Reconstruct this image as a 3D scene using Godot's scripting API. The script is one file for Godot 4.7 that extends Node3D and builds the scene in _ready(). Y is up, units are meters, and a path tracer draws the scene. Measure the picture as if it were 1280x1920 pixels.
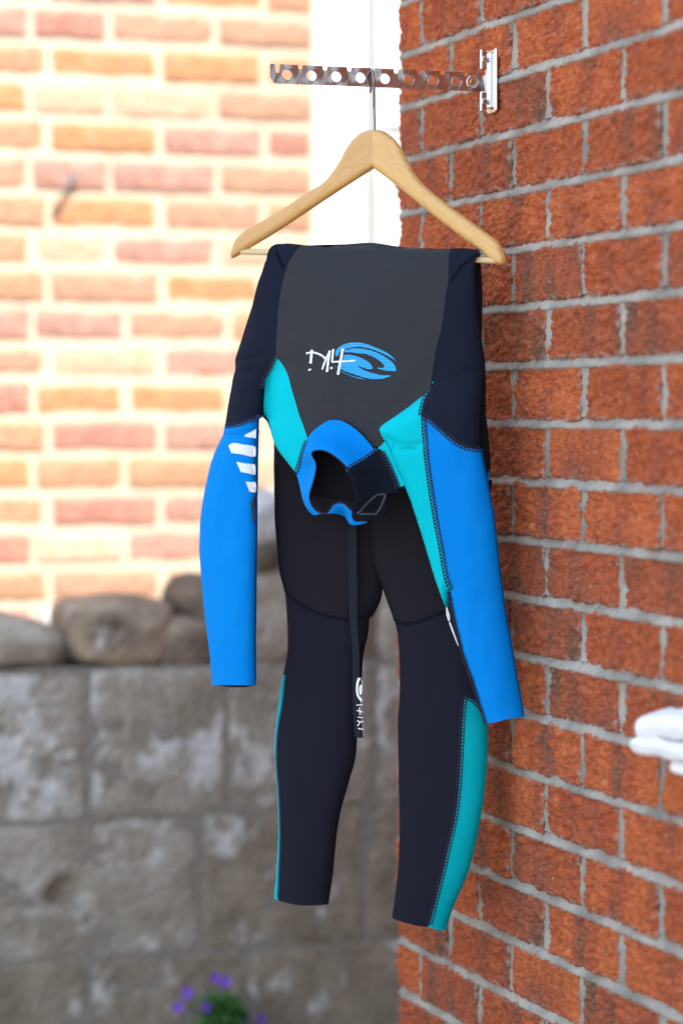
extends Node3D
# A child's wetsuit on a wooden hanger, hung from a chrome rail on a brick corner; a sunlit brick house and an old stone wall behind.

const EYE := 1.25                       # camera height
const MM := 0.001
const BED := 0.515                      # height of bed joint 0 of the near wall above the camera
const HOOK := Vector3(0.0395, 1.6921, -3.6384)  # where the hanger's hook sits in the rail
const TURN := 22.0                      # the hanger is turned a little towards the wall
const CORNER := Vector3(0.0796, 0, -4.0430)
const ALONG := Vector3(0.3251, 0, 0.9457)       # along the near wall, towards the camera
const OUT := Vector3(-0.9457, 0, 0.3251)        # out of the near wall
const FAR_WALL := 1.7024       # distance of the sunlit wall behind the corner
const STONE_WALL := 1.0224

# Pattern pieces of the wetsuit and the hanger, in millimetres in the hanger's own plane, the origin at the hook.
var pieces := {
	"hanger_left_top": [Vector2(2.8, -73.7), Vector2(-12.8, -75.8), Vector2(-24.7, -83.7), Vector2(-35.2, -95.7), Vector2(-44.1, -111.3), Vector2(-56.5, -128.5), Vector2(-70.4, -141.6), Vector2(-95.4, -154.8), Vector2(-120.4, -169.7), Vector2(-145.6, -183), Vector2(-170.5, -195.3), Vector2(-184.8, -203.4), Vector2(-194.1, -212.3), Vector2(-198.7, -222.8), Vector2(-201.1, -232.6)],
	"hanger_left_low": [Vector2(-201.1, -232.6), Vector2(-199.1, -235.8), Vector2(-192.6, -233.8), Vector2(-183.3, -228.8), Vector2(-168.7, -220.7), Vector2(-138, -204.6), Vector2(-84.8, -173.8), Vector2(-32.2, -143.5), Vector2(2.8, -123.6)],
	"hanger_right_top": [Vector2(2.8, -73.7), Vector2(12.4, -75.1), Vector2(25.4, -82.1), Vector2(38.3, -95.2), Vector2(47.8, -112.4), Vector2(59.2, -131.9), Vector2(75, -150.2), Vector2(107.1, -175), Vector2(131, -192), Vector2(154.8, -208.9), Vector2(170.7, -220.8), Vector2(178.3, -231.8), Vector2(182.9, -244.1)],
	"hanger_right_low": [Vector2(182.9, -244.1), Vector2(182.2, -249.9), Vector2(176.5, -252.1), Vector2(168.9, -249.9), Vector2(159.2, -242.9), Vector2(147, -231.8), Vector2(107.1, -203), Vector2(67.3, -172.5), Vector2(35.4, -147.6), Vector2(2.8, -123.6)],
	"grain_left": [Vector2(-165.6, -208.8), Vector2(-102.9, -174), Vector2(-42.6, -132.1), Vector2(-21.7, -101.7)],
	"grain_right": [Vector2(28, -101.4), Vector2(46.4, -129.4), Vector2(75.7, -161.8), Vector2(152, -221.1)],
	"torso_top_left": [Vector2(-145, -241.3), Vector2(-142.6, -231.5), Vector2(-138.9, -223.1), Vector2(-133.5, -218.7), Vector2(-125.3, -218), Vector2(-116.1, -217.8), Vector2(-96.7, -220.2)],
	"torso_top_mid": [Vector2(-94.9, -220.5), Vector2(-77.4, -222.4), Vector2(-60.3, -224.2), Vector2(-46.4, -222), Vector2(-31.4, -220.3), Vector2(-5.3, -219.5), Vector2(13.2, -221.3), Vector2(31.7, -224.5), Vector2(52.3, -227), Vector2(73.7, -228.6), Vector2(109.3, -229.6)],
	"torso_top_right": [Vector2(108.6, -229.5), Vector2(123.1, -229.5), Vector2(134.7, -230.4), Vector2(144.5, -233.3), Vector2(149.2, -237.7), Vector2(145.6, -243.2), Vector2(143.3, -248.6)],
	"grey_left": [Vector2(-94.9, -220.5), Vector2(-103.6, -231.9), Vector2(-111.6, -246.4), Vector2(-118.7, -272.9), Vector2(-123.3, -302.1), Vector2(-124.6, -331.4), Vector2(-125.2, -366.3)],
	"grey_right": [Vector2(109.3, -229.6), Vector2(110.2, -239.8), Vector2(110.1, -250.1), Vector2(111, -274.1), Vector2(108.4, -289.1), Vector2(106.5, -315), Vector2(103.7, -335.4), Vector2(98.7, -357.2), Vector2(96.8, -370.8), Vector2(95.1, -389.9), Vector2(93.7, -400.1)],
	"sleeve_left_outer": [Vector2(-146.7, -241.1), Vector2(-150.9, -252.9), Vector2(-159.2, -271.7), Vector2(-167.4, -294.7), Vector2(-176.4, -320.5), Vector2(-184.6, -344.3), Vector2(-189, -356.3), Vector2(-193.4, -369.6), Vector2(-193.3, -380.9), Vector2(-195.7, -394.3), Vector2(-198.3, -416.1), Vector2(-204.7, -457.7)],
	"cyan_left_sleeve_seam": [Vector2(-125.2, -366.3), Vector2(-133.5, -379.5), Vector2(-141.9, -391.3), Vector2(-145.8, -397.5), Vector2(-146.9, -409.4), Vector2(-148, -424.8), Vector2(-148.5, -436.6), Vector2(-149.4, -443.6)],
	"cyan_left_inner": [Vector2(-125.2, -366.3), Vector2(-114.2, -379.6), Vector2(-105.7, -392.9), Vector2(-101.2, -405.4), Vector2(-94.3, -422.8), Vector2(-86.6, -443.6), Vector2(-78.3, -461.6), Vector2(-73.4, -474)],
	"cyan_left_neck": [Vector2(-72.5, -474), Vector2(-80.5, -496.2), Vector2(-89.4, -519.1)],
	"cyan_left_low": [Vector2(-154.1, -443.6), Vector2(-144.6, -450.6), Vector2(-139.4, -460.4), Vector2(-133.3, -473.7), Vector2(-125.8, -485.5), Vector2(-116.3, -495.9), Vector2(-105.3, -507.6), Vector2(-94.7, -519.3)],
	"left_cross_seam": [Vector2(-199.1, -457.7), Vector2(-185.1, -456.6), Vector2(-169.7, -453.4), Vector2(-155.8, -447.8), Vector2(-148, -443.6)],
	"sleeve_left_blue_outer": [Vector2(-205.2, -457.8), Vector2(-208.3, -469.8), Vector2(-216.1, -484.6), Vector2(-222.4, -496.7), Vector2(-229.8, -518), Vector2(-237.2, -550.7), Vector2(-242.5, -582.1), Vector2(-243.8, -608.4), Vector2(-243.4, -626.8), Vector2(-240.4, -659.4), Vector2(-235.7, -698.3), Vector2(-229.7, -737.1), Vector2(-224.8, -769.5), Vector2(-222.6, -800.7)],
	"sleeve_left_blue_inner": [Vector2(-153.7, -443.6), Vector2(-154.3, -458.3), Vector2(-154.3, -493.3), Vector2(-154.4, -528.4), Vector2(-154.3, -575.3), Vector2(-154.2, -621.5), Vector2(-154.6, -668.5), Vector2(-155.2, -713.4), Vector2(-155.1, -767.5), Vector2(-154.3, -797.6)],
	"left_cuff": [Vector2(-222.6, -800.7), Vector2(-188.4, -798.4), Vector2(-154.3, -797.6)],
	"left_cuff_back": [Vector2(-220.4, -801.3), Vector2(-212.5, -802.9), Vector2(-195.3, -804.1), Vector2(-172.4, -802.5), Vector2(-156.5, -798.5)],
	"grey_cyan_right": [Vector2(93.7, -400.1), Vector2(88.5, -410.9), Vector2(87.2, -413.6), Vector2(69.4, -430), Vector2(51.3, -443.6), Vector2(30.1, -457.3)],
	"grey_low": [Vector2(-73.4, -474), Vector2(-66.6, -466.4), Vector2(-56.1, -456), Vector2(-37.8, -458.1), Vector2(-10.7, -464.9), Vector2(11.8, -479.9), Vector2(27.9, -483.9), Vector2(32.7, -474.3)],
	"cyan_right_tip": [Vector2(95.1, -400.1), Vector2(89.9, -409.6), Vector2(70.8, -428.6), Vector2(52.8, -442.2), Vector2(34.5, -454.5), Vector2(29.2, -460), Vector2(29.7, -464.8), Vector2(35.7, -476)],
	"cyan_right_inner": [Vector2(36.5, -476), Vector2(43.2, -486.5), Vector2(51.5, -506.9), Vector2(58.1, -521.2), Vector2(64.4, -534), Vector2(76.4, -563.2), Vector2(91, -607.1), Vector2(105.3, -651.1), Vector2(117.6, -683.4), Vector2(121.5, -687.4)],
	"sleeve_seam": [Vector2(96.6, -400.2), Vector2(92.1, -411), Vector2(88.9, -421.2), Vector2(88.5, -445.6)],
	"sleeve_seam_low": [Vector2(92.5, -445.6), Vector2(95.3, -478.1), Vector2(99.4, -509.8), Vector2(104.5, -542.2), Vector2(110.4, -575.9), Vector2(118.1, -613), Vector2(123.6, -646.7), Vector2(129.2, -665.5)],
	"cyan_tip_low": [Vector2(122.1, -687.3), Vector2(122.1, -679.8), Vector2(125.4, -666.2)],
	"sleeve_right_inner": [Vector2(124.7, -666.4), Vector2(130.4, -694.7), Vector2(137.4, -723.1), Vector2(144.7, -750.7), Vector2(156.8, -783.7), Vector2(165, -811.3), Vector2(172.5, -833.5)],
	"right_cross_seam": [Vector2(92.1, -445.6), Vector2(98.8, -448.3), Vector2(108.3, -456.1), Vector2(122.3, -467.9), Vector2(137.9, -479.7), Vector2(151.5, -485.3), Vector2(165, -486.3)],
	"sleeve_right_outer": [Vector2(144, -248.7), Vector2(143.7, -264.4), Vector2(145.6, -308.6), Vector2(149.5, -340.5), Vector2(153.9, -366.3), Vector2(155.7, -386.7), Vector2(157, -417.2), Vector2(158.3, -451), Vector2(159.1, -486.5)],
	"sleeve_right_blue_outer": [Vector2(161, -486.5), Vector2(163.3, -499.6), Vector2(167, -517.2), Vector2(172.1, -542.1), Vector2(178.6, -576.5), Vector2(184.8, -629.8), Vector2(193.7, -693.1), Vector2(202.3, -739.3), Vector2(209.4, -781.4), Vector2(217.5, -824.5)],
	"right_cuff": [Vector2(172.5, -833.5), Vector2(187.8, -830.5), Vector2(203, -826.1), Vector2(217.5, -824.5)],
	"cyan_neck_piece": [Vector2(37.6, -476), Vector2(32.7, -482.4), Vector2(27.8, -487.9), Vector2(39, -509.7), Vector2(46.5, -524.6), Vector2(51.7, -538.2), Vector2(58.7, -534.7), Vector2(65.4, -531.2), Vector2(57.7, -517), Vector2(51.1, -502.1), Vector2(43.5, -483.8)],
	"collar_top": [Vector2(-69.1, -476), Vector2(-65.4, -468.4), Vector2(-57.2, -460.1), Vector2(-44.5, -451.5), Vector2(-34.7, -449.4), Vector2(-21.9, -451.1), Vector2(-7.6, -458.7), Vector2(6.6, -469.6), Vector2(22.3, -486.2)],
	"collar_tab_seam": [Vector2(26.9, -486.1), Vector2(12.8, -500.8), Vector2(-3.8, -515.6)],
	"collar_roll": [Vector2(3.8, -515.1), Vector2(-8.1, -503.3), Vector2(-23.1, -492.6), Vector2(-35.9, -488.2), Vector2(-47.1, -488.9), Vector2(-50.8, -492), Vector2(-50, -495.4)],
	"collar_fold": [Vector2(-53.8, -495.6), Vector2(-55.5, -488.8), Vector2(-58, -481.9), Vector2(-59.6, -475.8)],
	"collar_left_seam": [Vector2(-69.1, -476), Vector2(-77.9, -496.1), Vector2(-86.8, -518.9)],
	"collar_left_outer": [Vector2(-85.9, -518.9), Vector2(-77.8, -538.1), Vector2(-68.3, -554.5), Vector2(-61.2, -563.4), Vector2(-52.7, -569.8), Vector2(-46.6, -571.4), Vector2(-39.8, -569.6)],
	"collar_left_inner": [Vector2(-27.8, -568.5), Vector2(-34.5, -568.6), Vector2(-42, -565.6), Vector2(-48.9, -559.6), Vector2(-52.8, -550.1), Vector2(-52.2, -541.2), Vector2(-47.9, -527.8), Vector2(-44.4, -513.8), Vector2(-44.6, -504.3), Vector2(-50, -495.4)],
	"collar_low_top": [Vector2(-27.8, -568.5), Vector2(-24.1, -564), Vector2(-19.7, -558.1), Vector2(-12.4, -555), Vector2(-4.3, -556.3), Vector2(2.4, -561.6), Vector2(9.7, -568.3), Vector2(13.5, -577.1)],
	"collar_low_bottom": [Vector2(6, -577.8), Vector2(24.2, -578.3), Vector2(21.3, -581), Vector2(7.5, -583.3), Vector2(-0.6, -581.3), Vector2(-8.8, -573.9), Vector2(-17.3, -568.9), Vector2(-28.5, -569.1), Vector2(-35.7, -569.2)],
	"tab": [Vector2(30, -486), Vector2(34.4, -489), Vector2(46.2, -509.3), Vector2(58.1, -537.3), Vector2(51.1, -541.7), Vector2(41.1, -545.2), Vector2(42.7, -554.7), Vector2(41.4, -564.2), Vector2(39.4, -571), Vector2(31.5, -574.5), Vector2(16.4, -578.1), Vector2(9.1, -576.1), Vector2(6.8, -568), Vector2(11.7, -553), Vector2(10.8, -542.8), Vector2(8.5, -532.6), Vector2(4.7, -523.2), Vector2(-0.6, -515.4)],
	"lining": [Vector2(-67.9, -489.2), Vector2(-55, -485.7), Vector2(-35.8, -491.1), Vector2(-20.6, -503.3), Vector2(-9.2, -515.6), Vector2(-0, -532), Vector2(3.9, -550.4), Vector2(-0.2, -573.1), Vector2(-12.1, -567.8), Vector2(-23.3, -561.1), Vector2(-34.6, -564.6), Vector2(-47.3, -572.4), Vector2(-61.1, -568.5), Vector2(-70.6, -554.8), Vector2(-69.3, -537.5), Vector2(-63.5, -520.2)],
	"lining_fold": [Vector2(-68.9, -553.3), Vector2(-58.2, -548.3), Vector2(-36.9, -550.1), Vector2(-14.4, -553.3), Vector2(1.9, -556.5), Vector2(-0.8, -571.6), Vector2(-21.7, -562.3), Vector2(-36.6, -566.6), Vector2(-48.7, -570.9), Vector2(-62.6, -565.6)],
	"tag_triangle": [Vector2(14.2, -568.5), Vector2(22.7, -556.9), Vector2(31.2, -545.6), Vector2(36.2, -544.2), Vector2(40.8, -545.2), Vector2(37.1, -557.4), Vector2(32.2, -569.3)],
	"strap_left": [Vector2(-32.6, -580.2), Vector2(-30.7, -634.7), Vector2(-29.8, -680.8), Vector2(-27.4, -718.8), Vector2(-24.3, -756.8), Vector2(-23.6, -818.4), Vector2(-21.3, -864.2)],
	"strap_right": [Vector2(-19.9, -580), Vector2(-19.1, -634.4), Vector2(-18.4, -680.5), Vector2(-17.6, -718.2), Vector2(-14.6, -753.7), Vector2(-13.8, -818), Vector2(-10.1, -863.7)],
	"hip_left": [Vector2(-145, -225.4), Vector2(-146.6, -317.1), Vector2(-149.1, -493.9), Vector2(-149.1, -529.4), Vector2(-148.4, -576.2), Vector2(-146.4, -606.7), Vector2(-142.2, -645.6), Vector2(-134.5, -673.2)],
	"calf_left_outer_top": [Vector2(-134.5, -673.2), Vector2(-132.2, -692.3), Vector2(-130, -730.6), Vector2(-130, -754), Vector2(-133.1, -774), Vector2(-137.7, -792)],
	"calf_left_outer_low": [Vector2(-137.7, -792), Vector2(-142.4, -822), Vector2(-147.1, -857.2), Vector2(-147.9, -900.7), Vector2(-144.1, -959.1), Vector2(-144.1, -1017), Vector2(-149.6, -1086.8)],
	"strip_left_hem": [Vector2(-149.6, -1086.8), Vector2(-140.3, -1088)],
	"leg_left_hem_inner": [Vector2(-140.3, -1088), Vector2(-112.5, -1091.5), Vector2(-91, -1091.9), Vector2(-71, -1090.9)],
	"leg_left_right_low": [Vector2(-13.1, -708.9), Vector2(-15, -730.7), Vector2(-21.7, -758.3), Vector2(-24.7, -802.1), Vector2(-27.8, -837.4), Vector2(-30.4, -867.1), Vector2(-33.4, -895.8), Vector2(-41.4, -924.8), Vector2(-53.5, -965.7), Vector2(-59.6, -1000.8), Vector2(-65.7, -1055.8), Vector2(-71, -1090.9)],
	"leg_left_right_top": [Vector2(-3.8, -493.2), Vector2(4.5, -597.9), Vector2(5.3, -672), Vector2(-6.7, -703.8), Vector2(-13.1, -708.9)],
	"left_knee_seam": [Vector2(-132.4, -672.8), Vector2(-124, -680.4), Vector2(-107.1, -691.3), Vector2(-87.2, -700), Vector2(-65.9, -706.5), Vector2(-37.5, -710.6), Vector2(-11.1, -708.5)],
	"left_side_seam": [Vector2(-140, -508), Vector2(-140.4, -550.4), Vector2(-140, -590.8), Vector2(-136.2, -645.3), Vector2(-130.1, -672.8)],
	"calf_left_strip_seam": [Vector2(-127.1, -786.9), Vector2(-131.8, -827.6), Vector2(-136.8, -849.8), Vector2(-139.5, -871.3), Vector2(-140.3, -906.2), Vector2(-136.1, -963.7), Vector2(-135.8, -1015.8), Vector2(-138.1, -1087)],
	"strip_left_top": [Vector2(-135.6, -791.5), Vector2(-132.5, -787.8), Vector2(-127.1, -786.9)],
	"right_thigh_inner": [Vector2(-11.1, -493.1), Vector2(-11.1, -588.7), Vector2(-9.2, -619.3), Vector2(-4.3, -642.3), Vector2(2.4, -657.5), Vector2(9.2, -672.7), Vector2(15.1, -687.9), Vector2(23.4, -708.6)],
	"right_calf_inner": [Vector2(23.4, -708.6), Vector2(26, -714.8), Vector2(30.1, -732.9), Vector2(31.6, -755.8), Vector2(32, -778.1), Vector2(31.3, -817.2), Vector2(29.4, -848.7), Vector2(30.6, -920), Vector2(31.8, -976.7), Vector2(28.8, -1048.3), Vector2(21.4, -1100.1)],
	"leg_right_hem": [Vector2(21.4, -1100.1), Vector2(48.3, -1103.9), Vector2(66.5, -1106.8), Vector2(77.2, -1106.8)],
	"strip_right_hem": [Vector2(77.2, -1106.8), Vector2(86.1, -1110.4), Vector2(96.4, -1113.5)],
	"hip_right": [Vector2(143.1, -236.9), Vector2(144.2, -248.6), Vector2(145.7, -279.5), Vector2(145, -306.9), Vector2(143.3, -348.1), Vector2(143.7, -382.4), Vector2(145.6, -416.8), Vector2(149.3, -451.2), Vector2(153, -482.1), Vector2(154.5, -502.7), Vector2(153.1, -526.8)],
	"right_outer_thigh": [Vector2(156.5, -526.6), Vector2(152.2, -561), Vector2(148, -609.2), Vector2(145.9, -664.3), Vector2(146, -712.5)],
	"right_calf_outer_top": [Vector2(147.7, -712.1), Vector2(151.4, -767.1), Vector2(153.7, -829.1)],
	"right_calf_outer_low": [Vector2(153.7, -829.1), Vector2(153.8, -871.8), Vector2(149.6, -928), Vector2(143.8, -965), Vector2(129.3, -1028.2), Vector2(105.2, -1086), Vector2(96.4, -1113.5)],
	"right_knee_seam": [Vector2(25.3, -708.2), Vector2(39.4, -713.4), Vector2(57.9, -712.2), Vector2(72.7, -707), Vector2(98.4, -698), Vector2(124, -698.7), Vector2(149.4, -711.7)],
	"right_strip_seam": [Vector2(127.8, -805.4), Vector2(124.6, -844.6), Vector2(121.8, -901.1), Vector2(116, -957.5), Vector2(103.9, -1011.6), Vector2(92.2, -1057.5), Vector2(79, -1105.8)],
	"right_strip_top": [Vector2(127.8, -805.4), Vector2(138.7, -809.9), Vector2(155.4, -828.5)],
	"hip_top_left": [Vector2(-140.2, -226.1), Vector2(-108.9, -221.2), Vector2(-10.8, -220.6)],
	"hip_top_right": [Vector2(-10.8, -220.6), Vector2(70.6, -229.4), Vector2(136.3, -233.5), Vector2(148.6, -237.9)],
	"hip_mid": [Vector2(-1.8, -493.1), Vector2(-5.6, -388.6), Vector2(-5.7, -291.2), Vector2(-13.2, -220.3)],
	"blue_tip": [Vector2(153.1, -513.1), Vector2(150.9, -525.5), Vector2(148.8, -537.2), Vector2(151.7, -535.1), Vector2(153.8, -523.4)],
	"thigh_print_a": [Vector2(102.7, -689.3), Vector2(104.2, -689.3), Vector2(108.6, -702.2), Vector2(108.2, -708.5), Vector2(106.4, -707.8), Vector2(103.5, -700.3)],
	"thigh_print_b": [Vector2(107.1, -709.5), Vector2(109, -709.1), Vector2(114.5, -722.8), Vector2(120.3, -739.8), Vector2(118.1, -737.1), Vector2(111.6, -722.2)],
	"sleeve_print_a": [Vector2(-152.9, -460.4), Vector2(-160.2, -465.3), Vector2(-167.6, -470.6), Vector2(-152.6, -473.6)],
	"sleeve_print_b": [Vector2(-190.8, -482.9), Vector2(-182.4, -479.7), Vector2(-168.1, -481.8), Vector2(-153.9, -484.8), Vector2(-153.7, -497.4), Vector2(-169.5, -494.7), Vector2(-185.5, -492.7)],
	"sleeve_print_c": [Vector2(-177.6, -504.6), Vector2(-165, -506.6), Vector2(-153.4, -508.5), Vector2(-152.8, -521.1), Vector2(-161.5, -519.4), Vector2(-171.1, -517.8)],
	"sleeve_print_d": [Vector2(-164.6, -530.3), Vector2(-157.1, -530.9), Vector2(-150.9, -531.5), Vector2(-150.7, -544.1), Vector2(-159.4, -543.5)],
	"sleeve_print_e": [Vector2(-157.9, -556.1), Vector2(-154.3, -551.1), Vector2(-150.2, -549.7), Vector2(-151.6, -566.4), Vector2(-153, -583.9), Vector2(-155.5, -584)],
	"inner_sleeve_line": [Vector2(-154.2, -458.3), Vector2(-153.8, -493.3), Vector2(-153.5, -528.2), Vector2(-153.1, -582.8)],
	"emblem_a": [Vector2(-37, -365.8), Vector2(-36.1, -359.2), Vector2(-27.1, -352.3), Vector2(-13.2, -349.6), Vector2(1.9, -350.8), Vector2(15.8, -355.4), Vector2(34.3, -363.6), Vector2(46.5, -373.9), Vector2(39.1, -369.5), Vector2(22.9, -361.9), Vector2(7.9, -356.9), Vector2(-4.8, -355.2), Vector2(-16.4, -356.2), Vector2(-23.3, -358.3), Vector2(-30.2, -360.9), Vector2(-33.4, -367.2)],
	"emblem_b": [Vector2(-24.9, -359.7), Vector2(-14, -357.6), Vector2(-0.1, -357.7), Vector2(16.1, -361.3), Vector2(30, -367.9), Vector2(41.6, -376), Vector2(46.4, -383.4), Vector2(45.4, -386.6), Vector2(34.1, -386), Vector2(25, -384.4), Vector2(20.9, -382.3), Vector2(28.4, -382.7), Vector2(30.5, -380.1), Vector2(25.7, -374.8), Vector2(16.4, -368.8), Vector2(4.8, -364.5), Vector2(-6.8, -363.3), Vector2(-18.4, -362.1), Vector2(-24.2, -362.4)],
	"emblem_c": [Vector2(-24.7, -365.3), Vector2(-13.6, -365.9), Vector2(-1.9, -369.2), Vector2(8.7, -374.6), Vector2(14.6, -381.1), Vector2(13.7, -383.8), Vector2(5.6, -383.2), Vector2(-3.7, -379.9), Vector2(-6.1, -379.4), Vector2(3.4, -385.3), Vector2(17.2, -389.7), Vector2(28.7, -391.9), Vector2(40, -392.5), Vector2(28.9, -396.2), Vector2(15.2, -396.7), Vector2(1.4, -394), Vector2(-12.6, -389.6), Vector2(-25.6, -385.1), Vector2(-31, -379.6), Vector2(-27.5, -372.7)],
	"emblem_d": [Vector2(-38.9, -377.5), Vector2(-32.8, -383), Vector2(-25.5, -387.3), Vector2(-12.5, -392.8), Vector2(6.1, -396.9), Vector2(-5.4, -395.6), Vector2(-17.2, -391.7), Vector2(-27.9, -386.8)],
	"word_a": [Vector2(-79.6, -363), Vector2(-70.6, -361.7), Vector2(-60.9, -363.9), Vector2(-53.5, -367.7), Vector2(-50.2, -371.5)],
	"word_b": [Vector2(-71.3, -358.5), Vector2(-71.8, -368.2), Vector2(-72.3, -376.2)],
	"word_c": [Vector2(-75.4, -384.8), Vector2(-71.2, -383.7)],
	"word_d": [Vector2(-45, -359.8), Vector2(-46.4, -372.6), Vector2(-47.3, -387.4)],
	"word_e": [Vector2(-49.5, -370.1), Vector2(-52.3, -376.7), Vector2(-54.6, -383.9)],
	"word_f": [Vector2(-44.9, -360.2), Vector2(-48.1, -367), Vector2(-50.6, -371.2)],
	"word_g": [Vector2(-40, -357.8), Vector2(-40.6, -365.7), Vector2(-40.8, -374.4)],
	"word_h": [Vector2(-41.4, -374.4), Vector2(-26.7, -373.8), Vector2(-8.8, -372.9)],
	"word_i": [Vector2(-42.9, -382.5), Vector2(-39.5, -382)],
	"word_j": [Vector2(-26.7, -357.2), Vector2(-29, -372.7), Vector2(-31.9, -391)],
	"crease_a": [Vector2(-189.2, -372), Vector2(-176.7, -369.3), Vector2(-161.7, -368.7), Vector2(-147, -366.1)],
	"crease_b": [Vector2(-187.9, -401.5), Vector2(-177.1, -398.8)],
	"crease_c": [Vector2(117.8, -394.8), Vector2(131.3, -390.1), Vector2(146.1, -386.8), Vector2(158.2, -384.8)],
	"strap_word_a": [Vector2(-9.8, -820.3), Vector2(-15.1, -820.9), Vector2(-18.1, -821.3)],
	"strap_word_b": [Vector2(-17.7, -828.3), Vector2(-13.2, -828.8), Vector2(-9.5, -830.1)],
	"strap_word_b2": [Vector2(-14, -824), Vector2(-13.6, -828.8), Vector2(-13.2, -833.7)],
	"strap_word_c": [Vector2(-16.2, -836.6), Vector2(-12.5, -837.2), Vector2(-9.5, -837.4)],
	"strap_word_d": [Vector2(-17.3, -841.5), Vector2(-13.2, -842.8), Vector2(-8.7, -841.9)],
	"strap_word_e": [Vector2(-12.5, -842.4), Vector2(-15.4, -846.4), Vector2(-16.9, -848.5)],
	"strap_word_f": [Vector2(-16.2, -851.6), Vector2(-12.5, -852.2), Vector2(-8.7, -852.4)],
	"strap_swirl_a": [Vector2(-16.2, -785.3), Vector2(-18.5, -793.4), Vector2(-18.8, -803.2), Vector2(-17, -810.1), Vector2(-13.2, -814.9), Vector2(-10.6, -816.8), Vector2(-10.6, -812.7), Vector2(-14, -809.3), Vector2(-15.8, -803.1), Vector2(-15.5, -794.7), Vector2(-13.6, -788.4), Vector2(-11.7, -785.5)],
	"strap_swirl_b": [Vector2(-11.7, -786.6), Vector2(-10, -791.7), Vector2(-10, -800.1), Vector2(-11, -805.7), Vector2(-13.2, -807.9), Vector2(-14.5, -803), Vector2(-14.3, -797.5), Vector2(-12.5, -793.9), Vector2(-11.5, -796), Vector2(-12.2, -801.6), Vector2(-11.1, -798.7), Vector2(-10.7, -792.4)],
	"grey_under": [Vector2(93.7, -400.1), Vector2(93, -420.5), Vector2(82.4, -440.9), Vector2(58.2, -461.3), Vector2(39.2, -473), Vector2(32.7, -474.3)],
	"shoulder_seam_a": [Vector2(-130.3, -227.8), Vector2(-126, -236.3), Vector2(-117.3, -252.6)],
	"shoulder_seam_b": [Vector2(147.4, -236.4), Vector2(138.4, -244.5), Vector2(128.9, -252.5), Vector2(113.4, -272.8)],
	"crease_d": [Vector2(-205.5, -469), Vector2(-188.4, -470.3), Vector2(-169.1, -468.1), Vector2(-156.8, -464.6)],
	"crease_g": [Vector2(-198.4, -381.1), Vector2(-180.2, -388.3), Vector2(-159.5, -387)],
	"crease_e": [Vector2(43.8, -472.8), Vector2(56.1, -479.5), Vector2(70.3, -482.2), Vector2(91.2, -480.1)],
	"crease_f": [Vector2(53.3, -483.6), Vector2(65.4, -487), Vector2(83, -486.2)],
}

var used := {}
var cache := {}
var rng := RandomNumberGenerator.new()
var fabric_noise: NoiseTexture2D
var M := {}


func _ready() -> void:
	rng.seed = 7
	# --- camera, sky, sun, exposure
	var cam := Camera3D.new()
	cam.name = "camera"
	cam.position = Vector3(0, EYE, 0)
	cam.rotation.x = -0.0349
	var lens := CameraAttributesPhysical.new()
	lens.frustum_focal_length = 65.56
	lens.frustum_focus_distance = 3.6
	lens.exposure_aperture = 1.45
	lens.frustum_near = 0.1
	lens.frustum_far = 200.0
	cam.attributes = lens
	cam.far = 200.0
	add_child(cam)
	var env := Environment.new()
	env.background_mode = Environment.BG_SKY
	var sm := ProceduralSkyMaterial.new()
	sm.sky_top_color = Color(0.62, 0.715, 0.84)
	sm.sky_horizon_color = Color(0.93, 0.94, 0.94)
	sm.sky_curve = 0.15
	sm.ground_bottom_color = Color(0.45, 0.42, 0.38)
	sm.ground_horizon_color = Color(0.62, 0.6, 0.57)
	sm.sun_angle_max = 6.0
	sm.sky_energy_multiplier = 1.0
	env.sky = Sky.new()
	env.sky.sky_material = sm
	env.background_energy_multiplier = 1.0
	env.tonemap_mode = Environment.TONE_MAPPER_LINEAR
	env.tonemap_exposure = 3.5
	env.sdfgi_enabled = true
	env.ssao_enabled = true
	env.ssil_enabled = true
	var we := WorldEnvironment.new()
	we.name = "world"
	we.environment = env
	add_child(we)
	var sun := DirectionalLight3D.new()
	sun.name = "sun"
	sun.light_color = Color(1.0, 0.955, 0.91)
	sun.light_energy = 1.08
	sun.light_angular_distance = 0.5
	sun.shadow_enabled = true
	add_child(sun)
	sun.look_at_from_position(Vector3(0.959, 1.6, 0.728) * 10.0, Vector3.ZERO)

	materials()
	# --- setting
	grounds()
	near_house()
	far_house()
	stone_wall()
	# --- things
	hanging_rail()
	coat_hanger()
	wetsuit()
	folded_towel()
	wall_hook()
	bellflowers()


# ------------------------------------------------------------------ helpers
func numbered(n: String) -> String:
	used[n] = used.get(n, 0) + 1
	return n if used[n] == 1 else "%s_%03d" % [n, used[n] - 1]


func tag(o: Node, label: String, category: String, group := "", kind := "") -> void:
	if label: o.set_meta("label", label)
	if category: o.set_meta("category", category)
	if group: o.set_meta("group", group)
	if kind: o.set_meta("kind", kind)


func thing(called: String, label: String, category: String, t := Transform3D()) -> Node3D:
	var o := Node3D.new()
	o.name = numbered(called)
	add_child(o)
	o.transform = t
	tag(o, label, category)
	return o


func part(called: String, mesh: Mesh, m: Material, parent: Node, t := Transform3D()) -> MeshInstance3D:
	var o := MeshInstance3D.new()
	if parent == self:
		o.name = numbered(called)
	else:
		var key := str(parent.get_instance_id()) + called
		cache[key] = cache.get(key, 0) + 1
		o.name = called if cache[key] == 1 else "%s_%03d" % [called, cache[key] - 1]
	o.mesh = mesh
	if m: o.material_override = m
	o.transform = t
	parent.add_child(o, true)
	return o


func lin(r: float, g: float, b: float) -> Color:
	return Color(r, g, b).linear_to_srgb()


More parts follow.
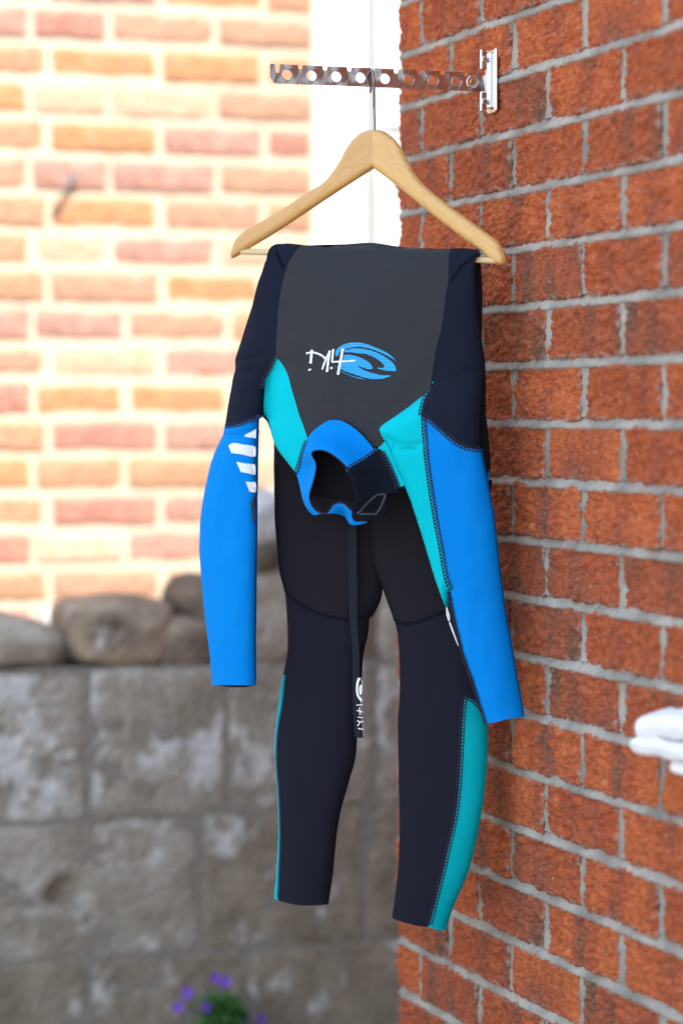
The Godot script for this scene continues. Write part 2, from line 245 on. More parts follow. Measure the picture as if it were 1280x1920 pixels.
func mat(c: Color, rough := 0.8, metal := 0.0) -> StandardMaterial3D:
	var m := StandardMaterial3D.new()
	m.albedo_color = c
	m.roughness = rough
	m.metallic = metal
	return m


func vmat(rough := 0.9) -> StandardMaterial3D:
	var m := mat(Color.WHITE, rough)
	m.vertex_color_use_as_albedo = true
	return m


func noise(sd: int, freq: float, octaves := 3, ridged := false) -> FastNoiseLite:
	var n := FastNoiseLite.new()
	n.seed = sd
	n.noise_type = FastNoiseLite.TYPE_SIMPLEX_SMOOTH
	n.frequency = freq
	n.fractal_type = FastNoiseLite.FRACTAL_RIDGED if ridged else FastNoiseLite.FRACTAL_FBM
	n.fractal_octaves = octaves
	return n


func noise_texture(sd: int, freq: float, octaves := 4, size := 512) -> NoiseTexture2D:
	var t := NoiseTexture2D.new()
	t.width = size
	t.height = size
	t.seamless = true
	t.noise = noise(sd, freq, octaves)
	return t


func bumped(m: StandardMaterial3D, t: Texture2D, scale: float, size: float) -> StandardMaterial3D:
	# relief of `scale` centimetres, the texture repeating every `size` metres
	m.heightmap_enabled = true
	m.heightmap_texture = t
	m.heightmap_scale = scale
	m.uv1_triplanar = true
	m.uv1_scale = Vector3.ONE / size
	return m


func materials() -> void:
	fabric_noise = noise_texture(3, 0.09, 3, 256)
	var coarse := noise_texture(5, 0.03, 5, 512)
	var cloth := func(c: Color, rough: float) -> StandardMaterial3D:
		var m := mat(c, rough)
		m.metallic_specular = 0.18
		m.rim_enabled = true
		m.rim = 0.11
		m.rim_tint = 0.7
		return bumped(m, fabric_noise, 0.012, 0.04)
	M.navy = cloth.call(lin(0.010, 0.013, 0.025), 0.75)
	M.black = cloth.call(lin(0.0145, 0.0125, 0.0165), 0.75)
	M.calf = cloth.call(lin(0.0125, 0.012, 0.0195), 0.75)
	M.blue = cloth.call(lin(0.0, 0.21, 0.62), 0.7)
	M.cyan = cloth.call(lin(0.0, 0.48, 0.53), 0.7)
	M.teal = cloth.call(lin(0.0, 0.35, 0.385), 0.7)
	M.lining = cloth.call(lin(0.010, 0.010, 0.012), 0.9)
	M.velcro = cloth.call(lin(0.007, 0.010, 0.016), 0.95)
	M.webbing = cloth.call(lin(0.016, 0.019, 0.026), 0.8)
	M.tag = mat(lin(0.05, 0.05, 0.05), 0.7)
	M.thread = mat(lin(0.006, 0.010, 0.035), 0.8)
	M.white = mat(lin(0.75, 0.76, 0.76), 0.55)
	M.hem = mat(lin(0.3, 0.5, 0.6), 0.7)
	M.print_black = mat(lin(0.004, 0.006, 0.018), 0.5)
	# ribbed smoothskin of the chest panel
	M.skin = mat(lin(0.0140, 0.0145, 0.0170), 0.42)
	M.skin.metallic_specular = 0.36
	var rib := Image.create_empty(4, 16, false, Image.FORMAT_RGBF)
	for y in 16:
		for x in 4:
			var v := 0.5 + 0.5 * sin(y * TAU / 16.0)
			rib.set_pixel(x, y, Color(v, v, v))
	M.skin.heightmap_enabled = true
	M.skin.heightmap_texture = ImageTexture.create_from_image(rib)
	M.skin.heightmap_scale = 0.02
	M.skin.uv1_scale = Vector3(300, 370, 1)
	# the emblem's fine printed lines
	var lines := Image.create_empty(4, 8, false, Image.FORMAT_RGB8)
	for y in 8:
		for x in 4:
			lines.set_pixel(x, y, lin(0.0, 0.2, 0.5) if y < 4 else lin(0.008, 0.42, 0.74))
	M.emblem = mat(Color.WHITE, 0.5)
	M.emblem.albedo_texture = ImageTexture.create_from_image(lines)
	M.emblem.uv1_scale = Vector3(300, 400, 1)
	# wood
	M.wood = mat(lin(0.70, 0.41, 0.12), 0.3)
	var grain := NoiseTexture2D.new()
	grain.width = 256
	grain.height = 256
	grain.seamless = true
	grain.noise = noise(11, 0.012, 4)
	grain.noise.domain_warp_enabled = true
	grain.noise.domain_warp_amplitude = 18.0
	var ramp := Gradient.new()
	ramp.offsets = PackedFloat32Array([0.0, 0.35, 0.5, 0.62, 1.0])
	ramp.colors = PackedColorArray([Color(0.93, 0.88, 0.81), Color(1, 1, 1), Color(0.955, 0.92, 0.87), Color(1, 0.99, 0.97), Color(0.975, 0.955, 0.92)])
	grain.color_ramp = ramp
	M.wood.albedo_texture = grain
	M.wood.uv1_scale = Vector3(3.0, 22.0, 1)
	M.wood.clearcoat_enabled = true
	M.wood.clearcoat = 0.6
	M.wood.clearcoat_roughness = 0.25
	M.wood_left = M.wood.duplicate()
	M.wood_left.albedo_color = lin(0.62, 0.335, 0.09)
	M.dowel = mat(lin(0.72, 0.52, 0.28), 0.45)
	# metal
	M.chrome = mat(lin(0.72, 0.72, 0.73), 0.12, 1.0)
	M.arm_dimmed_chrome = mat(lin(0.52, 0.49, 0.49), 0.15, 1.0)  # the arm's chrome, dark reflected surroundings put into its base colour
	M.brass = mat(lin(0.5, 0.32, 0.12), 0.3, 1.0)
	M.steel = mat(lin(0.25, 0.245, 0.25), 0.25, 1.0)
	# masonry
	M.brick = bumped(vmat(0.92), coarse, 0.35, 0.07)
	M.brick.uv1_scale = Vector3(6.0, 14.0, 14.0)
	M.mortar = bumped(vmat(0.95), coarse, 0.12, 0.06)
	M.far_brick = bumped(vmat(0.95), coarse, 0.3, 0.2)
	M.stone = bumped(vmat(0.95), coarse, 0.8, 0.25)
	M.render_white = mat(lin(0.78, 0.78, 0.76), 0.5)
	M.plastic = mat(lin(0.86, 0.87, 0.87), 0.35)
	M.terry = bumped(mat(lin(0.86, 0.86, 0.86), 0.95), noise_texture(14, 0.2, 3, 256), 0.08, 0.05)
	M.dark_room = mat(lin(0.03, 0.03, 0.035), 0.9)
	M.roof = bumped(mat(lin(0.1, 0.1, 0.11), 0.9), coarse, 0.5, 0.5)
	M.glass = mat(Color(0.9, 0.95, 0.95, 0.12), 0.05)
	M.glass.transparency = BaseMaterial3D.TRANSPARENCY_ALPHA


# quad a b c d counter-clockwise as seen from its front
func quad(st: SurfaceTool, a: Vector3, b: Vector3, c: Vector3, d: Vector3) -> void:
	for p in [a, c, b, a, d, c]:
		st.add_vertex(p)


func begin() -> SurfaceTool:
	var st := SurfaceTool.new()
	st.begin(Mesh.PRIMITIVE_TRIANGLES)
	return st


func box(st: SurfaceTool, lo: Vector3, hi: Vector3) -> void:
	var p := func(x, y, z): return Vector3(hi.x if x else lo.x, hi.y if y else lo.y, hi.z if z else lo.z)
	quad(st, p.call(0, 0, 1), p.call(1, 0, 1), p.call(1, 1, 1), p.call(0, 1, 1))
	quad(st, p.call(1, 0, 0), p.call(0, 0, 0), p.call(0, 1, 0), p.call(1, 1, 0))
	quad(st, p.call(1, 0, 1), p.call(1, 0, 0), p.call(1, 1, 0), p.call(1, 1, 1))
	quad(st, p.call(0, 0, 0), p.call(0, 0, 1), p.call(0, 1, 1), p.call(0, 1, 0))
	quad(st, p.call(0, 1, 1), p.call(1, 1, 1), p.call(1, 1, 0), p.call(0, 1, 0))
	quad(st, p.call(0, 0, 0), p.call(1, 0, 0), p.call(1, 0, 1), p.call(0, 0, 1))


func done(st: SurfaceTool) -> ArrayMesh:
	st.generate_normals()
	return st.commit()


func flat(st: SurfaceTool) -> SurfaceTool:
	st.set_smooth_group(-1)
	return st


func box_mesh(lo: Vector3, hi: Vector3, bevel := 0.0) -> ArrayMesh:
	var st := flat(begin())
	if bevel <= 0.0:
		box(st, lo, hi)
		return done(st)
	# a box with its edges chamfered: the hull of three slabs
	var c := (lo + hi) / 2.0
	var h := (hi - lo) / 2.0
	var corner := func(s: Vector3, k: int) -> Vector3:
		var e := h - Vector3.ONE * bevel
		e[k] = h[k]
		return c + s * e
	for k in 3:
		var i := (k + 1) % 3
		var j := (k + 2) % 3
		for s in [1.0, -1.0]:
			var q := []
			for t in ([[-1, -1], [1, -1], [1, 1], [-1, 1]] if s > 0 else [[-1, -1], [-1, 1], [1, 1], [1, -1]]):
				var v := Vector3.ZERO
				v[k] = s
				v[i] = t[0]
				v[j] = t[1]
				q.append(corner.call(v, k))
			quad(st, q[0], q[1], q[2], q[3])
			for s2 in [1.0, -1.0]:   # the bevel between faces k=s and i=s2
				var p := []
				for t in [-1.0, 1.0]:
					var v := Vector3.ZERO
					v[k] = s
					v[i] = s2
					v[j] = t
					p.append([corner.call(v, k), corner.call(v, i)])
				if s * s2 > 0: quad(st, p[0][0], p[0][1], p[1][1], p[1][0])
				else: quad(st, p[1][0], p[1][1], p[0][1], p[0][0])
	for sx in [1.0, -1.0]:
		for sy in [1.0, -1.0]:
			for sz in [1.0, -1.0]:
				var v := Vector3(sx, sy, sz)
				var t := [corner.call(v, 0), corner.call(v, 2), corner.call(v, 1)] if sx * sy * sz > 0 else [corner.call(v, 0), corner.call(v, 1), corner.call(v, 2)]
				for p in t:
					st.add_vertex(p)
	return done(st)


func tube(st: SurfaceTool, path: Array, radius: float, sides := 8, taper := 1.0) -> void:
	var rings := []
	for i in path.size():
		var t: Vector3 = (path[mini(i + 1, path.size() - 1)] - path[maxi(i - 1, 0)]).normalized()
		var a := t.cross(Vector3(0.13, 0.2, 0.97)).normalized()
		var b := t.cross(a)
		var r := radius * lerpf(1.0, taper, float(i) / (path.size() - 1))
		var ring := []
		for k in sides:
			ring.append(path[i] + (a * cos(TAU * k / sides) + b * sin(TAU * k / sides)) * r)
		rings.append(ring)
	for i in path.size() - 1:
		for k in sides:
			var n := (k + 1) % sides
			quad(st, rings[i][k], rings[i][n], rings[i + 1][n], rings[i + 1][k])
	for k in sides:
		var n := (k + 1) % sides
		for p in [path[0], rings[0][k], rings[0][n]]: st.add_vertex(p)
		for p in [path[-1], rings[-1][n], rings[-1][k]]: st.add_vertex(p)


func smooth_path(pts: Array, steps := 6) -> Array:
	var out := []
	for i in pts.size() - 1:
		var a = pts[maxi(i - 1, 0)]
		var b = pts[i]
		var c = pts[i + 1]
		var d = pts[mini(i + 2, pts.size() - 1)]
		for k in steps:
			out.append(b.cubic_interpolate(c, a, d, float(k) / steps))
	out.append(pts[-1])
	return out


func cylinder(at: Vector3, axis: Vector3, radius: float, length: float, sides := 20, bevel := 0.0) -> ArrayMesh:
	var st := begin()
	var a := axis.cross(Vector3(0.31, 0.77, 0.2)).normalized()
	var b := axis.cross(a)
	var prof := [[0.0, radius - bevel], [bevel, radius], [length - bevel, radius], [length, radius - bevel]]
	for k in sides:
		var u := a * cos(TAU * k / sides) + b * sin(TAU * k / sides)
		var v := a * cos(TAU * (k + 1) / sides) + b * sin(TAU * (k + 1) / sides)
		for i in 3:
			st.set_smooth_group(i + 1)
			quad(st, at + axis * prof[i][0] + u * prof[i][1], at + axis * prof[i][0] + v * prof[i][1], at + axis * prof[i + 1][0] + v * prof[i + 1][1], at + axis * prof[i + 1][0] + u * prof[i + 1][1])
		st.set_smooth_group(-1)
		for p in [at, at + u * (radius - bevel), at + v * (radius - bevel)]: st.add_vertex(p)
		for p in [at + axis * length, at + axis * length + v * (radius - bevel), at + axis * length + u * (radius - bevel)]: st.add_vertex(p)
	return done(st)


func ring(at: Vector3, axis: Vector3, radius: float, thick: float) -> ArrayMesh:
	var path := []
	var a := axis.cross(Vector3(0.31, 0.77, 0.2)).normalized()
	var b := axis.cross(a)
	for k in 25:
		path.append(at + (a * cos(TAU * k / 24.0) + b * sin(TAU * k / 24.0)) * radius)
	var st := begin()
	tube(st, path, thick, 6)
	return done(st)


# ------------------------------------------------------------------ sheets cut from curves
func curve(called: String, step := 0.004) -> PackedVector2Array:
	var key := called + str(step)
	if cache.has(key):
		return cache[key]
	var raw: Array = pieces[called]
	var out := PackedVector2Array()
	for i in raw.size() - 1:
		var a: Vector2 = raw[maxi(i - 1, 0)] * MM
		var b: Vector2 = raw[i] * MM
		var c: Vector2 = raw[i + 1] * MM
		var d: Vector2 = raw[mini(i + 2, raw.size() - 1)] * MM
		var n := maxi(1, ceili(b.distance_to(c) / step))
		for k in n:
			out.append(b.cubic_interpolate(c, a, d, float(k) / n))
	out.append(raw[-1] * MM)
	cache[key] = out
	return out


# closed outline from curves laid end to end; a leading "-" runs one backwards
func outline(names: Array, step := 0.004) -> PackedVector2Array:
	var out := PackedVector2Array()
	for n in names:
		var c := curve(n.trim_prefix("-"), step).duplicate()
		if n.begins_with("-"): c.reverse()
		for p in c:
			if out.is_empty():
				out.append(p)
			elif out[-1].distance_to(p) > 0.0006:
				bridge(out, p, step)
				out.append(p)
	while out.size() > 2 and out[0].distance_to(out[-1]) < 0.0006:
		out.remove_at(out.size() - 1)
	bridge(out, out[0], step)
	return out


# points on the straight way from the outline's end to p
func bridge(out: PackedVector2Array, p: Vector2, step: float) -> void:
	var from := out[-1]
	var n := ceili(from.distance_to(p) / step)
	for k in range(1, n):
		out.append(from.lerp(p, float(k) / n))


func circle(at: Vector2, r: float, n := 24) -> PackedVector2Array:
	var out := PackedVector2Array()
	for k in n:
		out.append(at + Vector2(cos(TAU * k / n), sin(TAU * k / n)) * r)
	return out


# how far p is from the nearest of the lines
func away(p: Vector2, lines: Array) -> float:
	var best := 1e9
	for l: PackedVector2Array in lines:
		for i in l.size() - 1:
			var a := l[i]
			var ab := l[i + 1] - a
			var t := clampf((p - a).dot(ab) / maxf(ab.length_squared(), 1e-12), 0.0, 1.0)
			best = minf(best, p.distance_squared_to(a + ab * t))
	return sqrt(best)


# a quarter round: 1 on the line, 0 from r inwards
func rounding(d: float, r: float) -> float:
	var q := 1.0 - clampf(d / r, 0.0, 1.0)
	return 1.0 - sqrt(maxf(0.0, 1.0 - q * q))


# a sheet of cloth (or wood, or print) over the outline: its face at depth(p), its edge `thick` deep; back: also a back face at back(p)
func sheet(poly: PackedVector2Array, depth: Callable, thick: float, step := 0.005, holes := [], back = null, uv_of = null) -> ArrayMesh:
	var pts := poly.duplicate()
	for h in holes:
		pts.append_array(h)
	var lo := poly[0]
	var hi := poly[0]
	for p in poly:
		lo = lo.min(p)
		hi = hi.max(p)
	var edges := [poly + PackedVector2Array([poly[0]])]
	for h in holes: edges.append(h + PackedVector2Array([h[0]]))
	var y := lo.y + step / 2
	var odd := false
	while y < hi.y:
		var x := lo.x + (step / 2 if odd else 0.0)
		while x < hi.x:
			var p := Vector2(x, y)
			if Geometry2D.is_point_in_polygon(p, poly) and away(p, edges) > step * 0.55:
				pts.append(p)
			x += step
		y += step * 0.87
		odd = not odd
	var tri := Geometry2D.triangulate_delaunay(pts)
	var st := begin()
	var front := []
	var normal := []
	var rear := []
	var e := 0.0008
	for p in pts:
		var w: float = depth.call(p)
		var ex := e if Geometry2D.is_point_in_polygon(p + Vector2(e, 0), poly) else -e
		var ey := e if Geometry2D.is_point_in_polygon(p + Vector2(0, e), poly) else -e
		var g := Vector2((depth.call(p + Vector2(ex, 0)) - w) / ex, (depth.call(p + Vector2(0, ey)) - w) / ey)
		front.append(Vector3(p.x, p.y, w))
		normal.append(Vector3(-g.x, -g.y, 1.0).normalized())
		if back != null: rear.append(Vector3(p.x, p.y, back.call(p)))
	for i in range(0, tri.size(), 3):
		var m := (pts[tri[i]] + pts[tri[i + 1]] + pts[tri[i + 2]]) / 3.0
		if not Geometry2D.is_point_in_polygon(m, poly): continue
		var inside := true
		for h in holes:
			if Geometry2D.is_point_in_polygon(m, h): inside = false
		if not inside: continue
		var a := pts[tri[i]]
		var b := pts[tri[i + 1]]
		var c := pts[tri[i + 2]]
		var order := [tri[i], tri[i + 1], tri[i + 2]] if (b - a).cross(c - a) < 0 else [tri[i], tri[i + 2], tri[i + 1]]
		for k in order:
			st.set_normal(normal[k])
			st.set_uv(uv_of.call(pts[k]) if uv_of != null else pts[k])
			st.add_vertex(front[k])
		if back != null:
			for k in [order[0], order[2], order[1]]:
				st.set_normal(Vector3(-normal[k].x, -normal[k].y, -1).normalized() if absf(normal[k].z) < 0.99 else Vector3(0, 0, -1))
				st.set_normal(Vector3(normal[k].x, normal[k].y, -normal[k].z))
				st.set_uv(uv_of.call(pts[k]) if uv_of != null else pts[k])
				st.add_vertex(rear[k])
	var at := 0
	for l in [poly] + holes:
		var n: int = l.size()
		var area := 0.0
		for i in n: area += l[i].cross(l[(i + 1) % n])
		for i in n:
			var j := (i + 1) % n
			var a: Vector3 = front[at + i]
			var b: Vector3 = front[at + j]
			var a2: Vector3 = rear[at + i] if back != null else a - Vector3(0, 0, thick)
			var b2: Vector3 = rear[at + j] if back != null else b - Vector3(0, 0, thick)
			var side := Vector3(b.y - a.y, a.x - b.x, 0).normalized() * (1.0 if area > 0 else -1.0) * (1.0 if at == 0 else -1.0)
			for v in ([a, b, b2, a, b2, a2] if area > 0 else [a, b2, b, a, a2, b2]):
				st.set_normal(side)
				st.set_uv(Vector2(v.x, v.y))
				st.add_vertex(v)
		at += n
	return st.commit()


# a drawn stroke of even width as an outline
func stroke(line: PackedVector2Array, width: float) -> PackedVector2Array:
	var l := PackedVector2Array()
	var r := PackedVector2Array()
	for i in line.size():
		var t := (line[mini(i + 1, line.size() - 1)] - line[maxi(i - 1, 0)]).normalized()
		var n := Vector2(-t.y, t.x) * width / 2.0 * (1.0 + 0.12 * sin(i * 2.3))
		l.append(line[i] + n)
		r.append(line[i] - n)
	r.reverse()
	return l + r


# flatlock stitching along a line: two rails and a zigzag of thread, each a small ridge
func stitches(lines: Array, depth: Callable, width := 0.0050, pitch := 0.0044) -> ArrayMesh:
	var st := begin()
	var thread := func(a: Vector2, b: Vector2, w: float) -> void:
		var t := (b - a).normalized()
		var n := Vector2(-t.y, t.x) * w / 2.0
		var za: float = depth.call(a) + 0.0004
		var zb: float = depth.call(b) + 0.0004
		var up := 0.0007
		quad(st, Vector3(a.x - n.x, a.y - n.y, za), Vector3(b.x - n.x, b.y - n.y, zb), Vector3(b.x, b.y, zb + up), Vector3(a.x, a.y, za + up))
		quad(st, Vector3(a.x, a.y, za + up), Vector3(b.x, b.y, zb + up), Vector3(b.x + n.x, b.y + n.y, zb), Vector3(a.x + n.x, a.y + n.y, za))
	for l: PackedVector2Array in lines:
		var even := PackedVector2Array()
		var left := 0.0
		for i in l.size() - 1:
			var d := l[i].distance_to(l[i + 1])
			while left < d:
				even.append(l[i].lerp(l[i + 1], left / d))
				left += pitch / 2
			left -= d
		var last := [Vector2.ZERO, Vector2.ZERO, Vector2.ZERO]
		for i in even.size():
			var t := (even[mini(i + 1, even.size() - 1)] - even[maxi(i - 1, 0)]).normalized()
			var n := Vector2(-t.y, t.x) * width / 2.0
			var now := [even[i] - n, even[i] + n, even[i] + n * (1.0 if i % 2 else -1.0)]
			if i:
				thread.call(last[0], now[0], 0.0012)
				thread.call(last[1], now[1], 0.0012)
				thread.call(last[2], now[2], 0.0011)
			last = now
	return done(st)


# ------------------------------------------------------------------ setting
func grounds() -> void:
	var st := flat(begin())
	box(st, Vector3(-40, -0.3, -40), Vector3(40, 0, 40))
	var paving := bumped(mat(lin(0.26, 0.24, 0.21), 0.95), noise_texture(31, 0.02, 5), 1.0, 1.5)
	tag(part("ground", done(st), paving, self), "pale yard ground below the hanging wetsuit", "ground", "", "structure")
	st = flat(begin())
	box(st, Vector3(-4, 0.0, 0.0), Vector3(0.43, 0.795, FAR_WALL - STONE_WALL - 0.2))
	box(st, Vector3(0.43, 0.0, 0.0), Vector3(4, 0.79, FAR_WALL - STONE_WALL - 0.2))
	var soil := bumped(mat(lin(0.30, 0.25, 0.19), 0.95), noise_texture(32, 0.03, 5), 3.0, 0.6)
	tag(part("raised_ground", done(st), soil, self, far_frame(FAR_WALL)), "raised ground between the stone wall and the sunlit house", "ground", "", "structure")
	var peb := rock(Vector3(0.06, 0.06, 0.05), 5, 6, 2.2, 0.004, [Color(0.8, 0.8, 0.76), Color(0.85, 0.84, 0.8)], Color(0.85, 0.85, 0.85), 1.0)
	tag(part("white_pebble", peb, M.far_brick, self, far_frame(FAR_WALL) * Transform3D(Basis(), Vector3(-0.1204, 0.836, 0.06))), "small round white stone in the sun behind the gap between two wall-top boulders", "stone")


# frame of things that lie parallel to the wall behind: x to the right along it, z towards the camera
func far_frame(distance: float) -> Transform3D:
	var n := ALONG   # the wall behind faces along the near wall
	return Transform3D(Basis(-OUT, Vector3.UP, n), CORNER - n * distance)


func near_frame() -> Transform3D:
	return Transform3D(Basis(ALONG, Vector3.UP, OUT), CORNER)


# one brick with a dragged, creased face; its face at z = 0, centred in x and y
func rough_brick(w: float, h: float, deep: float, sd: int, amp: float, nx: int, ny: int, tones: Array) -> ArrayMesh:
	var crease := noise(sd, 60.0, 2, true)
	var lump := noise(sd + 50, 22.0, 2)
	var fleck := noise(sd + 70, 150.0, 2)
	var hue := noise(sd + 90, 1.0, 2)
	var spot := noise(sd + 130, 130.0, 2)
	var r := RandomNumberGenerator.new()
	r.seed = sd
	var grid := []
	var cols := []
	var band := r.randf() * 40.0
	var tilt := r.randf_range(0.55, 1.0)
	for j in ny + 1:
		for i in nx + 1:
			var x := (float(i) / nx - 0.5) * w
			var y := (float(j) / ny - 0.5) * h
			var edge := minf(minf(i, nx - i) * w / nx, minf(j, ny - j) * h / ny)
			# creases lean to the left, as the clay was dragged
			var c := crease.get_noise_2d(x * 0.34 + y * 0.3 * tilt, y * 0.95 - x * 0.2)
			var z := amp * (0.35 - 1.1 * pow(clampf(c * 0.5 + 0.5, 0.0, 1.0), 2.0) + lump.get_noise_2d(x * 0.5, y) * 0.8)
			z -= 0.0035 * pow(1.0 - minf(edge / 0.005, 1.0), 2.0)
			var jx := r.randf_range(-1, 1) * 0.0011 if edge <= 0.0 else 0.0
			var jy := r.randf_range(-1, 1) * 0.0013 if edge <= 0.0 else 0.0
			grid.append(Vector3(x + jx, y + jy, z))
			var t := hue.get_noise_2d(x * 10.0 + band, y * 4.0) * 0.5 + 0.5
			t = clampf((t - 0.5) * 1.8 + 0.70 + 0.4 * spot.get_noise_2d(x * 0.5, y), 0.0, 0.999)
			var k := t * (tones.size() - 1)
			var col: Color = tones[int(k)].lerp(tones[int(k) + 1], k - int(k))
			var s := spot.get_noise_2d(x * 1.7 + 3.0, y * 1.7)
			if s > 0.62: col = col.lerp(Color(0.45, 0.36, 0.3), clampf((s - 0.62) * 6.0, 0, 0.7))
			# smears of mortar along the edges
			var smear := spot.get_noise_2d(x * 0.6 + 9.0, y * 0.6) + 0.5 * lump.get_noise_2d(x * 1.3 + 5.0, y)
			if edge < 0.007 and smear > 0.05 and nx > 20: col = col.lerp(Color(0.33, 0.30, 0.26), clampf((smear - 0.05) * 3.0, 0.0, 0.75) * (1.0 - edge / 0.007))
			cols.append(col * (1.0 + 0.2 * lump.get_noise_2d(x * 2.0, y * 2.0 + 1.0) + 0.32 * fleck.get_noise_2d(x * 0.4 + y * 0.3, y)))
	var st := begin()
	st.set_smooth_group(0)
	var put := func(k: int) -> void:
		st.set_color(cols[k])
		st.add_vertex(grid[k])
	for j in ny:
		for i in nx:
			var a := j * (nx + 1) + i
			for k in [a, a + nx + 2, a + 1, a, a + nx + 1, a + nx + 2]:
				put.call(k)
	st.set_smooth_group(-1)
	var loop := []
	for i in nx: loop.append(i)
	for j in ny: loop.append(j * (nx + 1) + nx)
	for i in nx: loop.append(ny * (nx + 1) + nx - i)
	for j in ny: loop.append((ny - j) * (nx + 1))
	for i in loop.size():
		var a: Vector3 = grid[loop[i]]
		var b: Vector3 = grid[loop[(i + 1) % loop.size()]]
		st.set_color(cols[loop[i]])
		quad(st, Vector3(a.x, a.y, -deep), Vector3(b.x, b.y, -deep), b, a)
	return done(st)


const HALF := 0.1125
const FIRST := 0.0945
const WINDOW := Rect2(0.9945, 1.25 + 0.515 - 0.075 * 11 + 0.0, 1.2375, 0.975)   # opening in the near wall


func row_joints(r: int, until: float) -> Array:
	var out := [0.0]
	var k := 1 if posmod(r, 2) == 0 else 0
	while FIRST + HALF * k < until:
		out.append(FIRST + HALF * k)
		k += 2
	out.append(until)
	return out


func near_house() -> void:
	var house := thing("brick_extension", "near red rustic brick wall corner with grey mortar at the right", "building", near_frame())
	var tones := [Color(0.19, 0.086, 0.048), Color(0.31, 0.074, 0.029), Color(0.40, 0.086, 0.024), Color(0.46, 0.112, 0.030)]
	var long := []
	var short := []
	for i in 14:
		var t := tones.duplicate()
		if i % 5 == 3: t = [Color(0.13, 0.075, 0.046), Color(0.20, 0.072, 0.036), Color(0.28, 0.07, 0.028), Color(0.36, 0.08, 0.024)]
		if i % 5 == 1: t = [Color(0.27, 0.062, 0.026), Color(0.35, 0.074, 0.022), Color(0.39, 0.086, 0.022), Color(0.31, 0.072, 0.028)]
		long.append(rough_brick(0.215, 0.065, 0.1, 100 + i, 0.0060 if i % 4 else 0.0030, 84, 30, t))
		if i < 7: short.append(rough_brick(0.104, 0.065, 0.1, 300 + i, 0.0058, 42, 30, t))
	var rest := flat(begin())
	var beds := []
	for r in range(-15, 24):
		var top := EYE + BED - 0.075 * r
		var y := top - 0.0375
		if y - 0.03 < 0.0: continue
		var joints := row_joints(r, 7.0)
		for i in joints.size() - 1:
			var a: float = joints[i] + (0.0066 if i else 0.0)
			var b: float = joints[i + 1] - 0.0066
			if r >= -2 and r < 11:   # beside the window
				if a > WINDOW.position.x and b < WINDOW.end.x + 0.02: continue
				if a < WINDOW.position.x and b > WINDOW.position.x: b = WINDOW.position.x
				if a < WINDOW.end.x and b > WINDOW.end.x: a = WINDOW.end.x
			if a < 1.12 and r >= -5 and r < 21:
				var is_long := b - a > 0.15
				var mesh: Mesh = (long if is_long else short)[rng.randi() % (14 if is_long else 7)]
				var o := part("brick", mesh, M.brick, house)
				var turn := Basis(Vector3.FORWARD, rng.randf_range(-0.008, 0.008)) * Basis(Vector3.UP, rng.randf_range(-0.01, 0.01))
				if rng.randf() < 0.5: turn = turn * Basis(Vector3(0, 0, 1), PI)
				var wide := (b - a + rng.randf_range(-0.002, 0.002)) / (0.215 if is_long else 0.104)
				o.transform = Transform3D(turn * Basis.from_scale(Vector3(wide, 1.05 + rng.randf_range(-0.02, 0.025), 1)), Vector3((a + b) / 2, y + rng.randf_range(-0.001, 0.001), rng.randf_range(-0.0015, 0.0012)))
			else:
				rest.set_color(tones[rng.randi() % 4])
				box(rest, Vector3(a, y - 0.0325, -0.1), Vector3(b, y + 0.0325, 0.0))
	# brick ends round the corner, on the face that looks away
	for r in range(-15, 24):
		var y := EYE + BED - 0.075 * r - 0.0375
		if y < 0.03: continue
		var at := 0.215 if posmod(r, 2) else 0.1075
		while at < 4.4:
			rest.set_color(tones[rng.randi() % 4])
			box(rest, Vector3(0.0, y - 0.0325, -minf(at + 0.215, 4.4)), Vector3(0.1, y + 0.0325, -at))
			at += 0.225
	var more := part("brickwork", done(rest), M.brick, house)
	more.set_meta("kind", "stuff")
	# mortar: weathered bed joints (deep under the upper brick, proud on the lower one) and upright joints
	var st := begin()
	st.set_smooth_group(0)
	var rough := noise(77, 60.0, 3)
	var tone := noise(78, 9.0, 3)
	var put := func(p: Vector3) -> void:
		var g := 0.31 + 0.16 * tone.get_noise_2d(p.x, p.y) + 0.07 * rough.get_noise_2d(p.x * 2.0, p.y * 2.0)
		st.set_color(Color(g, g * 0.92, g * 0.775))
		st.add_vertex(p)
	var patch := func(us: Array, vs: Array, place: Callable) -> void:
		for i in us.size() - 1:
			for j in vs.size() - 1:
				var a: Vector3 = place.call(us[i], vs[j])
				var b: Vector3 = place.call(us[i + 1], vs[j])
				var c: Vector3 = place.call(us[i + 1], vs[j + 1])
				var d: Vector3 = place.call(us[i], vs[j + 1])
				for p in [a, c, b, a, d, c]: put.call(p)
	for r in range(-5, 22):
		var top := EYE + BED - 0.075 * r
		var us := []
		var u := 0.0065
		while u < 1.13:
			us.append(u)
			u += 0.006
		var place := func(x: float, v: float) -> Vector3:
			var depth := lerpf(0.0, -0.006, smoothstep(-0.004, 0.006, v)) if absf(v) < 0.0085 else -0.012
			var wob := 0.0016 * rough.get_noise_2d(x * 0.5, r * 3.0)
			return Vector3(x, top + v + wob, depth + 0.0024 * rough.get_noise_2d(x, v + r * 0.7))
		patch.call(us, [-0.0105, -0.0075, -0.005, -0.002, 0.001, 0.004, 0.0075, 0.0105], place)
		for x in row_joints(r, 7.0):
			if x < 0.01 or x > 1.1: continue
			var upright := func(v: float, y: float) -> Vector3:
				return Vector3(x + v + 0.001 * rough.get_noise_2d(y, x * 5.0), top - y, (-0.0035 if absf(v) < 0.0085 else -0.011) + 0.0026 * rough.get_noise_2d(v + x * 9.0, y + r))
			var vs := []
			for k in 14: vs.append(0.068 - k * 0.061 / 13.0)
			patch.call([-0.0115, -0.008, -0.003, 0.003, 0.008, 0.0115], vs, upright)
	part("mortar", done(st), M.mortar, house)
